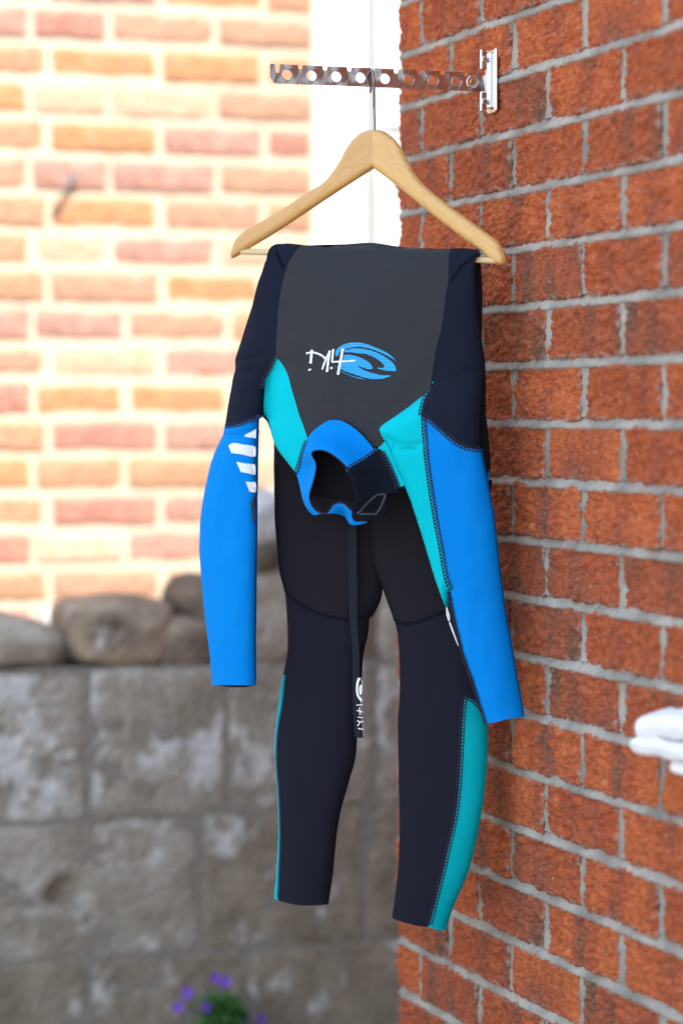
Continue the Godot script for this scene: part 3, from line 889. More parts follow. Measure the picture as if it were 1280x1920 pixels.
	# the wall behind the mortar, round the window opening; the back wall and the flat roof
	st = flat(begin())
	st.set_color(Color(0.24, 0.23, 0.21))
	var w := WINDOW
	box(st, Vector3(0.012, 0.0, -0.3), Vector3(w.position.x, 2.86, -0.0115))
	box(st, Vector3(w.end.x, 0.0, -0.3), Vector3(7.0, 2.86, -0.0115))
	box(st, Vector3(w.position.x, 0.0, -0.3), Vector3(w.end.x, w.position.y, -0.0115))
	box(st, Vector3(w.position.x, w.end.y, -0.3), Vector3(w.end.x, 2.86, -0.0115))
	box(st, Vector3(0.012, 0.0, -4.4), Vector3(0.3, 2.86, -0.301))
	box(st, Vector3(6.7, 0.0, -4.4), Vector3(7.0, 2.86, -0.301))
	box(st, Vector3(0.301, 0.0, -4.4), Vector3(6.699, 2.86, -4.1))
	part("wall", done(st), M.mortar, house)
	st = flat(begin())
	box(st, Vector3(-0.03, 2.86, -4.45), Vector3(7.05, 2.95, 0.03))
	part("roof", done(st), M.roof, house)
	# window: white frame, pane, a two-step white sill whose end shows at the edge of the photograph
	var win := part("window", box_mesh(Vector3(w.position.x, w.position.y, -0.09), Vector3(w.position.x + 0.06, w.end.y, -0.03), 0.004), M.plastic, house)
	part("frame", box_mesh(Vector3(w.end.x - 0.06, w.position.y, -0.09), Vector3(w.end.x, w.end.y, -0.03), 0.004), M.plastic, win)
	part("frame", box_mesh(Vector3(w.position.x + 0.06, w.position.y, -0.09), Vector3(w.end.x - 0.06, w.position.y + 0.06, -0.031), 0.004), M.plastic, win)
	part("frame", box_mesh(Vector3(w.position.x + 0.06, w.end.y - 0.06, -0.09), Vector3(w.end.x - 0.06, w.end.y, -0.031), 0.004), M.plastic, win)
	part("pane", box_mesh(Vector3(w.position.x + 0.06, w.position.y + 0.06, -0.065), Vector3(w.end.x - 0.06, w.end.y - 0.06, -0.06)), M.glass, win)
	sill(house)


func sill(house: Node3D) -> void:
	part("window_sill", box_mesh(Vector3(1.000, 0.8535, -0.03), Vector3(2.26, 0.8675, 0.046), 0.004), M.plastic, house)


func folded_towel() -> void:
	var towel := thing("folded_towel", "thick white folded towel resting on the ledge at the right edge", "towel", near_frame() * Transform3D(Basis(), Vector3(1.075, 0.8685, 0.0285)))
	# two thick layers with soft round folds; each a swollen slab with a sagging face
	for layer in [[0.0, 0.0108, 0.336, 0.0225, 0.052, 0.0, 5], [0.006, 0.0350, 0.326, 0.0290, 0.050, 0.22, 6]]:
		var lump := noise(layer[6] * 13, 1.0, 3)
		var st := begin()
		st.set_smooth_group(0)
		var n := 28
		var m := 18
		var point := func(i: int, k: int) -> Vector3:
			var s := sin((2.0 * i / n - 1.0) * PI / 2.0)
			var a := TAU * k / m
			var end := pow(maxf(0.0, 1.0 - pow(absf(s), 30.0)), 0.5)
			var c := Vector3(s * layer[2] / 2.0, signf(sin(a)) * pow(absf(sin(a)), 0.5) * layer[3] / 2.0 * end, signf(cos(a)) * pow(absf(cos(a)), 0.6) * layer[4] / 2.0 * (0.75 + 0.25 * end))
			c.y += 0.0035 * lump.get_noise_2d(c.x * 14.0, c.z * 14.0) + 0.0012 * lump.get_noise_2d(c.x * 70.0, c.z * 70.0 + a)
			c.y -= c.z * layer[5] + 0.004 * smoothstep(-0.10, -0.168, c.x) * (1.0 if layer[6] == 5 else 0.6)
			return c + Vector3(layer[0], layer[1] + (0.006 * smoothstep(-0.12, -0.09, c.x) if layer[6] == 6 else 0.0), -0.001)
		for i in n:
			for k in m:
				quad(st, point.call(i, k), point.call(i, k + 1), point.call(i + 1, k + 1), point.call(i + 1, k))
		part("folded_layer", done(st), M.terry, towel)


func far_house() -> void:
	var house := thing("brick_house", "sunlit out-of-focus brick house wall with pale mortar and white door", "building", far_frame(FAR_WALL))
	var kinds := [
		[Color(0.44, 0.245, 0.14), Color(0.47, 0.265, 0.155)], [Color(0.42, 0.22, 0.165), Color(0.45, 0.25, 0.19)], [Color(0.50, 0.36, 0.24), Color(0.54, 0.39, 0.26)],
		[Color(0.47, 0.225, 0.10), Color(0.49, 0.245, 0.12)], [Color(0.41, 0.195, 0.145), Color(0.44, 0.215, 0.155)], [Color(0.46, 0.265, 0.17), Color(0.43, 0.24, 0.16)],
		[Color(0.55, 0.43, 0.29), Color(0.57, 0.44, 0.31)],
	]
	var meshes := []
	for i in kinds.size():
		for k in 2:
			meshes.append(rough_brick(0.195, 0.0585, 0.1, 500 + i * 2 + k, 0.002, 16, 6, [kinds[i][0], kinds[i][1], kinds[i][0], kinds[i][1]]))
	# tone of the bricks in view, row by row from the top and from left to right
	var look := ["4130", "1455", "03301", "32251", "03141", "51152", "0350", "0212", "0532", "1150", "5210", "4332", "0412", "3002", "0411", "4615", "0551", "4215", "4021"]
	var rest := flat(begin())
	var right := 0.437
	for r in range(-28, 26):
		var y := EYE + 0.7815 - 0.075 * (r - 1)
		if y < 0.03: continue
		var joints := []
		if posmod(r, 2) == 0: joints = [-0.342, -0.1178, 0.1142, 0.3353]
		elif r < 9: joints = [-0.37, -0.1526, 0.0096, 0.2337]
		else: joints = [-0.37, -0.1504, 0.0406, 0.2610]
		var at: float = joints[0]
		while at > -3.5:
			at -= 0.225
			joints.push_front(at)
		joints.append(right + 0.0065)
		for i in joints.size() - 1:
			var a: float = joints[i] + 0.0065
			var b: float = joints[i + 1] - 0.0065
			if a > -0.4 and r >= -2 and r <= 18:
				var row: String = look[clampi(r, 0, 18)]
				var k := int(row[clampi(i - (joints.size() - 5), 0, row.length() - 1)])
				var o := part("brick", meshes[k * 2 + rng.randi() % 2], M.far_brick, house)
				o.transform = Transform3D(Basis(Vector3.FORWARD, rng.randf_range(-0.012, 0.012)) * Basis.from_scale(Vector3((b - a + rng.randf_range(-0.006, 0.003)) / 0.195, rng.randf_range(0.93, 1.06), 1)), Vector3((a + b) / 2, y, rng.randf_range(-0.002, 0.003)))
			else:
				rest.set_color(kinds[rng.randi() % 6][rng.randi() % 2])
				box(rest, Vector3(a, y - 0.029, -0.1), Vector3(b, y + 0.029, 0.0))
		at = 1.46 if posmod(r, 2) else 1.36
		if y > 2.95: at = 0.449
		while at < 3.5:
			rest.set_color(kinds[rng.randi() % 6][rng.randi() % 2])
			box(rest, Vector3(at, y - 0.029, -0.1), Vector3(at + 0.213, y + 0.029, 0.0))
			at += 0.225
	part("brickwork", done(rest), M.far_brick, house).set_meta("kind", "stuff")
	var st := flat(begin())
	st.set_color(Color(0.62, 0.53, 0.395))
	box(st, Vector3(-3.7, 0.0, -0.3), Vector3(0.4405, 4.1, -0.004))
	box(st, Vector3(1.354, 0.0, -0.3), Vector3(3.7, 4.1, -0.004))
	box(st, Vector3(0.4405, 2.92, -0.3), Vector3(1.354, 4.1, -0.004))
	box(st, Vector3(0.4405, 0.0, -0.3), Vector3(1.354, 0.79, -0.004))
	box(st, Vector3(-3.7, 0.0, -4.3), Vector3(3.7, 4.1, -4.0))
	box(st, Vector3(-3.7, 0.0, -4.0), Vector3(-3.4, 4.1, -0.301))
	box(st, Vector3(3.4, 0.0, -4.0), Vector3(3.7, 4.1, -0.301))
	part("mortar", done(st), M.far_brick, house)
	st = flat(begin())
	box(st, Vector3(-3.8, 4.1, -4.4), Vector3(3.8, 4.25, 0.05))
	part("roof", done(st), M.roof, house)
	# white door in its frame
	var door := part("door", box_mesh(Vector3(0.5135, 0.80, -0.085), Vector3(1.281, 2.845, -0.035), 0.004), M.plastic, house)
	for f in [[0.4415, 0.79, 0.5105, 2.918], [1.284, 0.79, 1.353, 2.918]]:
		part("frame", box_mesh(Vector3(f[0], f[1], -0.1), Vector3(f[2], f[3], -0.006), 0.006), M.plastic, door)
	part("frame", box_mesh(Vector3(0.5105, 2.85, -0.1), Vector3(1.284, 2.918, -0.007), 0.006), M.plastic, door)
	part("grey_strip", box_mesh(Vector3(0.5702, 0.81, -0.036), Vector3(0.5867, 2.84, -0.028), 0.003), mat(lin(0.20, 0.225, 0.215), 0.6), door)  # narrow upright strip, darker grey than the white leaf
	for b in [[0.955, 1.75], [1.85, 2.74]]:
		for k in [[0.60, b[0], 0.618, b[1]], [1.177, b[0], 1.195, b[1]], [0.618, b[0], 1.177, b[0] + 0.018], [0.618, b[1] - 0.018, 1.177, b[1]]]:
			part("moulding", box_mesh(Vector3(k[0], k[1], -0.036), Vector3(k[2], k[3], -0.023), 0.005), M.plastic, door)


var dent := Vector3(9, 9, 9)   # a hollow worn into the stone being made


# a stone: a sphere squared by `power`, roughened, with pale blotches of lichen
func rock(size: Vector3, sd: int, n: int, power: float, amp: float, tones: Array, lichen: Color, limit: float) -> ArrayMesh:
	var shape := noise(sd, 1.0, 4)
	var tone := noise(sd + 7, 1.0, 4)
	var st := begin()
	st.set_smooth_group(0)
	var cache_p := {}
	var point := func(f: int, i: int, j: int) -> Array:
		var a := 2.0 * i / n - 1.0
		var b := 2.0 * j / n - 1.0
		var v: Vector3 = [Vector3(1, a, b), Vector3(-1, b, a), Vector3(b, 1, a), Vector3(a, -1, b), Vector3(a, b, 1), Vector3(b, a, -1)][f]
		var s := pow(pow(absf(v.x), power) + pow(absf(v.y), power) + pow(absf(v.z), power), 1.0 / power)
		var p := v / s * size / 2.0
		var q := p * 9.0
		p += v.normalized() * amp * (shape.get_noise_3dv(q) * 1.6 + 0.5 * shape.get_noise_3dv(q * 4.0))
		p.z -= 0.045 * exp(-pow(Vector2((p.x - dent.x) / 0.034, (p.y - dent.y + 0.3 * absf(p.x - dent.x)) / 0.024).length(), 4.0)) if p.z > 0.0 else 0.0
		var t := clampf(tone.get_noise_3dv(p * 8.0) * 1.1 + 0.5, 0.0, 1.0)
		var c: Color = tones[0].lerp(tones[1], t)
		var l := tone.get_noise_3dv(p * Vector3(9.0, 6.5, 9.0) + Vector3(7, 3, 1)) + 0.5 * tone.get_noise_3dv(p * 42.0)
		c = c.lerp(lichen, clampf((l - limit) * 2.6, 0.0, 0.85))
		c = c * (1.0 + 0.35 * tone.get_noise_3dv(p * 60.0 + Vector3(1, 9, 4)))
		return [p, c]
	for f in 6:
		for i in n:
			for j in n:
				var q := [point.call(f, i, j), point.call(f, i + 1, j), point.call(f, i + 1, j + 1), point.call(f, i, j + 1)]
				for k in [0, 2, 1, 0, 3, 2]:
					st.set_color(q[k][1])
					st.add_vertex(q[k][0])
	return done(st)


func stone_wall() -> void:
	var wall := thing("stone_wall", "old grey stone block wall topped with boulders, behind the wetsuit's legs", "wall", far_frame(STONE_WALL))
	var grey := [Color(0.28, 0.233, 0.172), Color(0.42, 0.365, 0.295)]
	var brown := [Color(0.215, 0.167, 0.112), Color(0.335, 0.27, 0.193)]
	var pale := Color(0.66, 0.64, 0.60)
	# squared blocks: left, right, bottom, top (metres along the wall and above the yard)
	var rows := [
		[0.534, 0.797, [-2.75, -2.4, -2.0, -1.68, -1.33, -0.98, -0.62, -0.209, 0.05, 0.33, 0.72]],
		[0.285, 0.527, [-2.75, -2.2, -1.86, -1.5, -1.1, -0.75, -0.40, 0.001, 0.31, 0.72]],
		[0.01, 0.278, [-2.75, -2.35, -2.05, -1.66, -1.3, -0.93, -0.57, -0.207, 0.085, 0.40, 0.72]],
	]
	for r in rows.size():
		for i in rows[r][2].size() - 1:
			var a: float = rows[r][2][i] + 0.005
			var b: float = rows[r][2][i + 1] - 0.005
			var size := Vector3(b - a, rows[r][1] - rows[r][0], 0.26)
			var tones: Array = grey if r == 0 or (r == 1 and i == 6) else brown
			dent = Vector3(-0.2473 - (a + b) / 2, 0.4085 - (rows[r][0] + rows[r][1]) / 2, 0.13) if r == 1 and i == 6 else Vector3(9, 9, 9)
			var m := rock(size, 40 + r * 10 + i, 34, 40.0, 0.0035, tones, pale, [0.06, 0.24, 0.36][r])
			dent = Vector3(9, 9, 9)
			part("stone", m, M.stone, wall, Transform3D(Basis(Vector3(0, 0, 1), rng.randf_range(-0.008, 0.008)), Vector3((a + b) / 2, (rows[r][0] + rows[r][1]) / 2, -0.13)))
	# boulders and upper stones: x and y of the centre, half sizes, turn
	var tops := [
		[-0.3605, 0.8453, 0.150, 0.052, -0.17, 0], [-0.1341, 0.8582, 0.098, 0.062, -0.03, 1], [-0.0179, 0.8380, 0.062, 0.052, 0.0, 1],
		[0.0360, 0.9000, 0.060, 0.055, 0.1, 2], [0.1297, 1.0563, 0.055, 0.055, 0.2, 3], [0.1266, 0.9916, 0.050, 0.034, 0.0, 2],
		[0.1244, 0.8758, 0.085, 0.098, 0.0, 0], [0.2776, 0.8818, 0.066, 0.105, 0.0, 1], [0.4023, 0.8740, 0.060, 0.10, 0.0, 0],
		[0.2365, 1.0335, 0.060, 0.058, 0.0, 0], [0.3521, 1.0319, 0.055, 0.06, 0.0, 1], [-0.5895, 0.8607, 0.10, 0.065, 0.05, 1], [-0.7803, 0.8611, 0.11, 0.06, 0.0, 0], [-0.9924, 0.8713, 0.11, 0.06, -0.06, 1], [-1.1985, 0.8696, 0.12, 0.055, 0.03, 0], [-1.4069, 0.8804, 0.12, 0.062, 0.0, 1], [-1.6173, 0.8842, 0.13, 0.058, 0.04, 0], [-1.8370, 0.8901, 0.13, 0.06, -0.03, 1], [-2.0498, 0.8957, 0.13, 0.06, 0.0, 0], [-2.2487, 0.9010, 0.13, 0.06, 0.03, 0],
	]
	var pairs := [[Color(0.30, 0.245, 0.17), Color(0.44, 0.385, 0.31)], [Color(0.15, 0.112, 0.078), Color(0.40, 0.305, 0.21)], [Color(0.10, 0.075, 0.055), Color(0.23, 0.175, 0.125)], [Color(0.45, 0.43, 0.41), Color(0.58, 0.56, 0.53)]]
	for i in tops.size():
		var t: Array = tops[i]
		var m := rock(Vector3(t[2] * 2, t[3] * 2, 0.22), 90 + i, 16, [2.3, 4.5, 4.0, 2.8, 2.8, 2.8][i] if i < 6 else 4.0, 0.008, pairs[t[5]], pale, 0.42)
		part("boulder", m, M.stone, wall, Transform3D(Basis(Vector3(0, 0, 1), t[4]), Vector3(t[0], t[1], -0.12)))
	# rubble and mortar between the stones
	var st := begin()
	st.set_smooth_group(0)
	var hx := -0.2473
	var hy := 0.4085
	for b in [[-2.76, 0.0, hx - 0.05, 0.80], [hx + 0.05, 0.0, 0.73, 0.80], [hx - 0.05, 0.0, hx + 0.05, hy - 0.045], [hx - 0.05, hy + 0.045, hx + 0.05, 0.80], [0.10, 0.801, 0.73, 1.04]]:
		st.set_color(Color(0.27, 0.235, 0.185))
		st.set_smooth_group(-1)
		box(st, Vector3(b[0], b[1], -0.24), Vector3(b[2], b[3], -0.03 if b[1] == 0.801 else -0.0015))
	part("mortar", done(st), M.stone, wall)


# ------------------------------------------------------------------ things
func hanging_rail() -> void:
	var at := Vector3(0.3696, 1.686, 0.0)
	var rail := thing("hanging_rail", "chrome fold-out hanging rail with round holes, fixed to the brick wall", "clothes rail", near_frame() * Transform3D(Basis(), at))
	# the arm: a thin notched strip that stands out from the wall; its outline in (distance from the wall, height)
	var reach := 0.308
	var top := 0.0115
	var low := -0.0130
	var out := PackedVector2Array([Vector2(reach, top), Vector2(reach, low + 0.008), Vector2(reach - 0.006, low)])
	var x := reach - 0.012
	while x > 0.02:
		out.append(Vector2(x, low))
		x -= 0.008
	out.append_array([Vector2(0.012, low + 0.001), Vector2(0.008, -0.009), Vector2(0.008, 0.009), Vector2(0.02, top - 0.001)])
	var notches := [0.0412, 0.0735, 0.1055, 0.1375, 0.1694, 0.2015, 0.2345, 0.268]
	for n in notches:
		out.append_array([Vector2(n - 0.006, top), Vector2(n - 0.0032, top), Vector2(n - 0.0026, top - 0.0045), Vector2(n, top - 0.0062), Vector2(n + 0.0026, top - 0.0045), Vector2(n + 0.0032, top), Vector2(n + 0.006, top)])
	out.append_array([Vector2(reach - 0.013, top), Vector2(reach - 0.012, top - 0.010), Vector2(reach - 0.0095, top - 0.012), Vector2(reach - 0.007, top - 0.010), Vector2(reach - 0.006, top)])
	var holes := []
	var centres := []
	for n in [0.0530, 0.0855, 0.1190, 0.1525, 0.1860, 0.2190, 0.2525, 0.2855]:
		centres.append(Vector2(n, -0.0015))
		holes.append(circle(centres[-1], 0.0068))
	# sheet() builds in (x, y) with the face towards +z; turn it so that x runs out of the wall
	var stand := Transform3D(Basis(Vector3(0, 0, 1), Vector3.UP, Vector3(-1, 0, 0)), Vector3(0.0008, 0, 0))
	var face := func(p: Vector2) -> float: return 0.0007 * sin(p.x * 193.0) * sin(p.y * 110.0 + 0.9)
	var arm := part("arm", sheet(out, func(p): return -face.call(p), 0.0016, 0.006, holes, func(p): return -0.0016 - face.call(p)), M.arm_dimmed_chrome, rail, stand)
	for c in centres:
		part("hole_rim", ring(Vector3(c.x, c.y, 0.0002), Vector3(0, 0, 1), 0.0072, 0.0005), M.arm_dimmed_chrome, arm)
		part("hole_rim", ring(Vector3(c.x, c.y, -0.0018), Vector3(0, 0, 1), 0.0072, 0.0005), M.arm_dimmed_chrome, arm)
	# back plate on the wall, a raised rib on it, bracket ears with their screws, the pivot
	part("back_plate", box_mesh(Vector3(-0.012, -0.040, 0.0), Vector3(0.019, 0.043, 0.006), 0.0022), M.chrome, rail)
	part("rib", box_mesh(Vector3(-0.004, -0.036, 0.006), Vector3(0.009, 0.039, 0.0115), 0.0025), M.chrome, rail)
	for s in [-1.0, 1.0]:
		part("bracket_ear", box_mesh(Vector3(0.004, minf(s * 0.041, s * 0.014) + 0.001, 0.0115), Vector3(0.0075, maxf(s * 0.041, s * 0.014) + 0.001, 0.0215), 0.0016), M.chrome, rail)
		var head := part("screw", cylinder(Vector3(0.0075, s * 0.0275 + 0.001, 0.0165), Vector3(1, 0, 0), 0.0042, 0.0035, 16, 0.0008), M.chrome, rail)
		part("screw_slot", box_mesh(Vector3(0.0109, s * 0.0275 + 0.0005, 0.0130), Vector3(0.0114, s * 0.0275 + 0.0016, 0.0200)), M.steel, head)
	var pivot := part("pivot", cylinder(Vector3(0.0008, -0.001, 0.0310), Vector3(1, 0, 0), 0.0088, 0.0028, 24, 0.001), M.chrome, rail)
	part("rivet", cylinder(Vector3(0.0036, -0.001, 0.0310), Vector3(1, 0, 0), 0.0040, 0.0018, 18, 0.0008), M.brass, pivot)


func hang_frame() -> Transform3D:
	return Transform3D(Basis(Vector3.UP, -deg_to_rad(TURN)), HOOK)


func coat_hanger() -> void:
	var hanger := thing("coat_hanger", "pale wooden coat hanger with a trouser bar hooked on the chrome rail", "coat hanger", hang_frame())
	for side in ["left", "right"]:
		var poly := outline(["hanger_%s_top" % side, "hanger_%s_low" % side], 0.004)
		var edge := [curve("hanger_%s_top" % side), curve("hanger_%s_low" % side)]
		var arm := Vector2(0.83, 0.55) if side == "left" else Vector2(0.8, -0.6)
		var uv_of := func(p: Vector2) -> Vector2:
			var q := p + Vector2(0.004 * sin(p.x * 40.0), 0.003 * sin(p.x * 55.0 + 1.0))
			return Vector2(q.dot(arm), q.dot(Vector2(-arm.y, arm.x)) + (0.5 if side == "left" else 0.0))
		var front := func(p: Vector2) -> float: return 0.0065 - 0.006 * rounding(away(p, edge), 0.0075)
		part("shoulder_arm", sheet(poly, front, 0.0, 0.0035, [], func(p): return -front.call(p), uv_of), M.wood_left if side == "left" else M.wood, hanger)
	var a := Vector3(-0.1856, -0.2270, 0)
	var b := Vector3(0.1707, -0.2462, 0)
	part("trouser_bar", cylinder(a, (b - a).normalized(), 0.0040, a.distance_to(b), 20, 0.0005), M.dowel, hanger)
	var pts := []
	for p in [Vector3(0.0035, -0.0758, 0), Vector3(0.0032, -0.0592, 0), Vector3(0.0028, -0.0462, 0), Vector3(0.0039, -0.0338, 0.003), Vector3(0.0057, -0.0202, 0.008), Vector3(0.0061, -0.0099, 0.010), Vector3(0.0042, -0.0016, 0.008), Vector3(0.0005, 0.0031, 0.001), Vector3(-0.0039, 0.0002, -0.007), Vector3(-0.0061, -0.0093, -0.010), Vector3(-0.0054, -0.0176, -0.010), Vector3(-0.0061, -0.0245, -0.009)]:
		pts.append(p)
	var st := begin()
	tube(st, smooth_path(pts), 0.0017, 10)
	part("hook", done(st), M.steel, hanger)


# ------------------------------------------------------------------ the wetsuit
const FOLD := 0.013      # half the thickness of the fold over the bar


func below_bar(p: Vector2) -> float:
	return maxf(0.0, -0.2274 - 0.0528 * (p.x + 0.183) + 0.0125 - p.y)


var soft := noise(61, 17.0, 2)


func front_base(p: Vector2) -> float:
	var t := below_bar(p)
	var w := sqrt(maxf(0.0, FOLD * FOLD - pow(FOLD - minf(t, FOLD), 2.0)))
	w += 0.040 * (1.0 - exp(-maxf(0.0, t - FOLD) / 0.17))
	return w - 0.55 * p.x * p.x * smoothstep(0.0, 0.12, t) - 0.0011 * exp(-pow((t - 0.16) / 0.05, 2.0)) * sin(p.x * 45.0) + 0.0011 * smoothstep(0.03, 0.12, t) * soft.get_noise_2d(p.x * 1.4, p.y * 0.8)


func back_base(p: Vector2) -> float:
	var t := below_bar(p)
	return -sqrt(maxf(0.0, FOLD * FOLD - pow(FOLD - minf(t, FOLD), 2.0))) - 0.012 * (1.0 - exp(-maxf(0.0, t - FOLD) / 0.1)) + 0.0012 * smoothstep(0.05, 0.2, t) * soft.get_noise_2d(p.x * 1.2, p.y * 0.7 + 5.0)


func wetsuit() -> void:
	var suit := thing("wetsuit", "child's blue, turquoise and black wetsuit folded over the hanger bar", "wetsuit", hang_frame())
	# --- silhouettes, from which each limb rounds away
	var seam := curve("cyan_left_sleeve_seam")
	var left_lines := [curve("sleeve_left_outer"), curve("sleeve_left_blue_outer"), seam.slice(6), curve("sleeve_left_blue_inner")]
	var right_lines := [curve("sleeve_right_outer"), curve("sleeve_right_blue_outer"), curve("cyan_right_tip").slice(2), curve("cyan_right_inner"), curve("cyan_tip_low"), curve("sleeve_right_inner")]
	var low_line := [curve("cyan_left_low")]
	var crease_l := [curve("crease_a"), curve("crease_b"), curve("crease_d"), curve("crease_g")]
	var crease_r := [curve("crease_c"), curve("crease_e"), curve("crease_f")]
	var fold_of := func(p: Vector2, lines: Array) -> float: return 0.0022 * exp(-pow(away(p, lines) / 0.0038, 2.0))
	var left_arm := func(p: Vector2, e := 0.015) -> float:
		var t := below_bar(p)
		return front_base(p) + 0.006 * smoothstep(0.15, 0.22, t) - (0.004 + (e - 0.004) * smoothstep(0.0, 0.12, t)) * rounding(away(p, left_lines), 0.036) - fold_of.call(p, crease_l)
	var right_arm := func(p: Vector2, e := 0.014) -> float:
		var t := below_bar(p)
		return front_base(p) + 0.020 * smoothstep(0.145, 0.225, t) - (0.004 + (e - 0.004) * smoothstep(0.0, 0.12, t)) * rounding(away(p, right_lines), 0.030) - fold_of.call(p, crease_r)
	var torso := func(p: Vector2) -> float:
		var t := below_bar(p)
		return front_base(p) - 0.011 * rounding(away(p, low_line), 0.02) - 0.016 * smoothstep(0.14, 0.19, t) * exp(-pow(away(p, [seam, curve("sleeve_left_blue_inner")]) / 0.022, 2.0))
	# --- the front: chest panel, shoulders, underarms, sleeves
	var chest := part("chest_panel", sheet(outline(["torso_top_mid", "grey_right", "grey_under", "-grey_low", "-cyan_left_inner", "-grey_left"]), torso, 0.003, 0.006), M.skin, suit)
	var back_of := func(f: Callable, e: float, lines: Array, r: float) -> Callable:
		return func(p): return f.call(p, 0.0) - 2.0 * e + e * rounding(away(p, lines), r)
	part("shoulder_panel", sheet(outline(["torso_top_left", "grey_left", "cyan_left_sleeve_seam", "-left_cross_seam", "-sleeve_left_outer"]), left_arm, 0.003, 0.0045), M.navy, suit)
	part("shoulder_panel", sheet(outline(["torso_top_right", "sleeve_right_outer", "-right_cross_seam", "-sleeve_seam", "-grey_right"]), right_arm, 0.003, 0.0045), M.navy, suit)
	part("underarm_panel", sheet(outline(["cyan_left_inner", "cyan_left_neck", "-cyan_left_low", "-cyan_left_sleeve_seam"]), torso, 0.003, 0.0045), M.cyan, suit)
	part("underarm_panel", sheet(outline(["sleeve_seam", "sleeve_seam_low", "-cyan_tip_low", "-cyan_right_inner", "-cyan_right_tip"]), right_arm, 0.003, 0.0045), M.cyan, suit)
	var ls := part("sleeve", sheet(outline(["left_cross_seam", "sleeve_left_blue_inner", "-left_cuff", "-sleeve_left_blue_outer"]), left_arm, 0.003, 0.005), M.blue, suit)
	var rs := part("sleeve", sheet(outline(["right_cross_seam", "sleeve_right_blue_outer", "-right_cuff", "-sleeve_right_inner", "-sleeve_seam_low"]), right_arm, 0.003, 0.005), M.blue, suit)
	# their far sides
	var lb := func(p: Vector2) -> float: return left_arm.call(p, 0.004) - 0.028 + 0.011 * rounding(away(p, left_lines), 0.036)
	var rb := func(p: Vector2) -> float: return right_arm.call(p, 0.004) - 0.026 + 0.010 * rounding(away(p, right_lines), 0.030)
	part("sleeve_back", sheet(outline(["left_cross_seam", "sleeve_left_blue_inner", "-left_cuff", "-sleeve_left_blue_outer"]), lb, 0.002, 0.008), M.blue, ls)
	part("cuff_lining", sheet(outline(["left_cuff", "-left_cuff_back"], 0.003), func(p): return lb.call(p) + 0.001, 0.002, 0.004), M.lining, ls)
	part("sleeve_back", sheet(outline(["right_cross_seam", "sleeve_right_blue_outer", "-right_cuff", "-sleeve_right_inner", "-sleeve_seam_low"]), rb, 0.002, 0.008), M.blue, rs)
	part("shoulder_back", sheet(outline(["torso_top_left", "torso_top_mid", "torso_top_right", "sleeve_right_outer", "-right_cross_seam", "-sleeve_seam", "grey_cyan_right", "-grey_low", "cyan_left_neck", "-cyan_left_low", "-left_cross_seam", "-sleeve_left_outer"]), func(p): return maxf(minf(front_base(p), 0.008) - 0.006, front_base(p) - 0.02), 0.002, 0.01), M.lining, suit)
	# --- stitching
	part("seam_stitching", stitches([curve("left_cross_seam"), seam.slice(0, 14)], left_arm), M.thread, suit)
	part("seam_stitching", stitches([curve("right_cross_seam"), curve("sleeve_seam").slice(2), curve("sleeve_seam_low")], right_arm, 0.0060), M.thread, suit)
	part("seam_stitching", stitches([curve("sleeve_right_inner")], func(p): return right_arm.call(p) + 0.001, 0.003), M.thread, suit)
	part("seam_stitching", stitches([curve("shoulder_seam_a")], left_arm, 0.003), M.velcro, suit)
	part("seam_stitching", stitches([curve("shoulder_seam_b")], right_arm, 0.003), M.velcro, suit)
	# --- prints
	for n in ["a", "b", "c", "d"]:
		part("sleeve_print", sheet(outline(["sleeve_print_" + n]), func(p): return left_arm.call(p) + 0.0007, 0.0005, 0.004), M.white, ls)
	part("sleeve_print", sheet(outline(["sleeve_print_e"]), func(p): return left_arm.call(p) + 0.0007, 0.0005, 0.004), M.print_black, ls)
	part("sleeve_seam_line", sheet(stroke(curve("inner_sleeve_line"), 0.0012), func(p): return left_arm.call(p) + 0.0010, 0.0004, 0.004), M.print_black, ls)
	for n in ["a", "b", "c", "d"]:
		part("emblem", sheet(outline(["emblem_" + n], 0.002), func(p): return torso.call(p) + 0.0006, 0.0004, 0.004), M.emblem, chest)
	var widths := {"a": 2.8, "b": 4.4, "c": 2.6, "d": 4.0, "e": 3.2, "f": 3.0, "g": 3.4, "h": 2.6, "i": 2.8, "j": 4.0}
	for n in widths:
		part("lettering", sheet(stroke(curve("word_" + n, 0.003), widths[n] * 0.86 * MM), func(p): return torso.call(p) + 0.0011, 0.0004, 0.004), M.white, chest)
	# --- collar
	var tab_rim := PackedVector2Array()
	for v in (pieces["tab"] as Array).slice(10, 17): tab_rim.append(v * MM)
	var rims := [curve("collar_roll"), curve("collar_left_inner"), curve("collar_low_top"), tab_rim]
	var collar_depth := func(p: Vector2) -> float: return front_base(p) + 0.007 + 0.032 * exp(-pow(away(p, rims) / 0.019, 2.0))
	var bowl := func(p: Vector2) -> float: return front_base(p) + 0.001
	part("neck_panel", sheet(outline(["cyan_neck_piece"]), func(p): return front_base(p) + 0.009, 0.004, 0.004), M.cyan, suit)
	var collar := part("collar", sheet(outline(["collar_top", "collar_tab_seam", "collar_roll", "collar_fold"], 0.003), collar_depth, 0.003, 0.0035), M.blue, suit)
	part("collar_side", sheet(outline(["collar_left_seam", "collar_left_outer", "collar_left_inner", "collar_fold"], 0.003), collar_depth, 0.003, 0.0035), M.blue, collar)
	part("collar_side", sheet(outline(["collar_low_top", "collar_low_bottom"], 0.003), collar_depth, 0.003, 0.003), M.blue, collar)
	part("collar_lining", sheet(outline(["lining"], 0.003), bowl, 0.006, 0.004), M.lining, collar)
	part("collar_lining", sheet(outline(["lining_fold"], 0.003), func(p): return bowl.call(p) + 0.006 - 0.004 * absf(sin(p.x * 60.0)), 0.004, 0.004), M.black, collar)
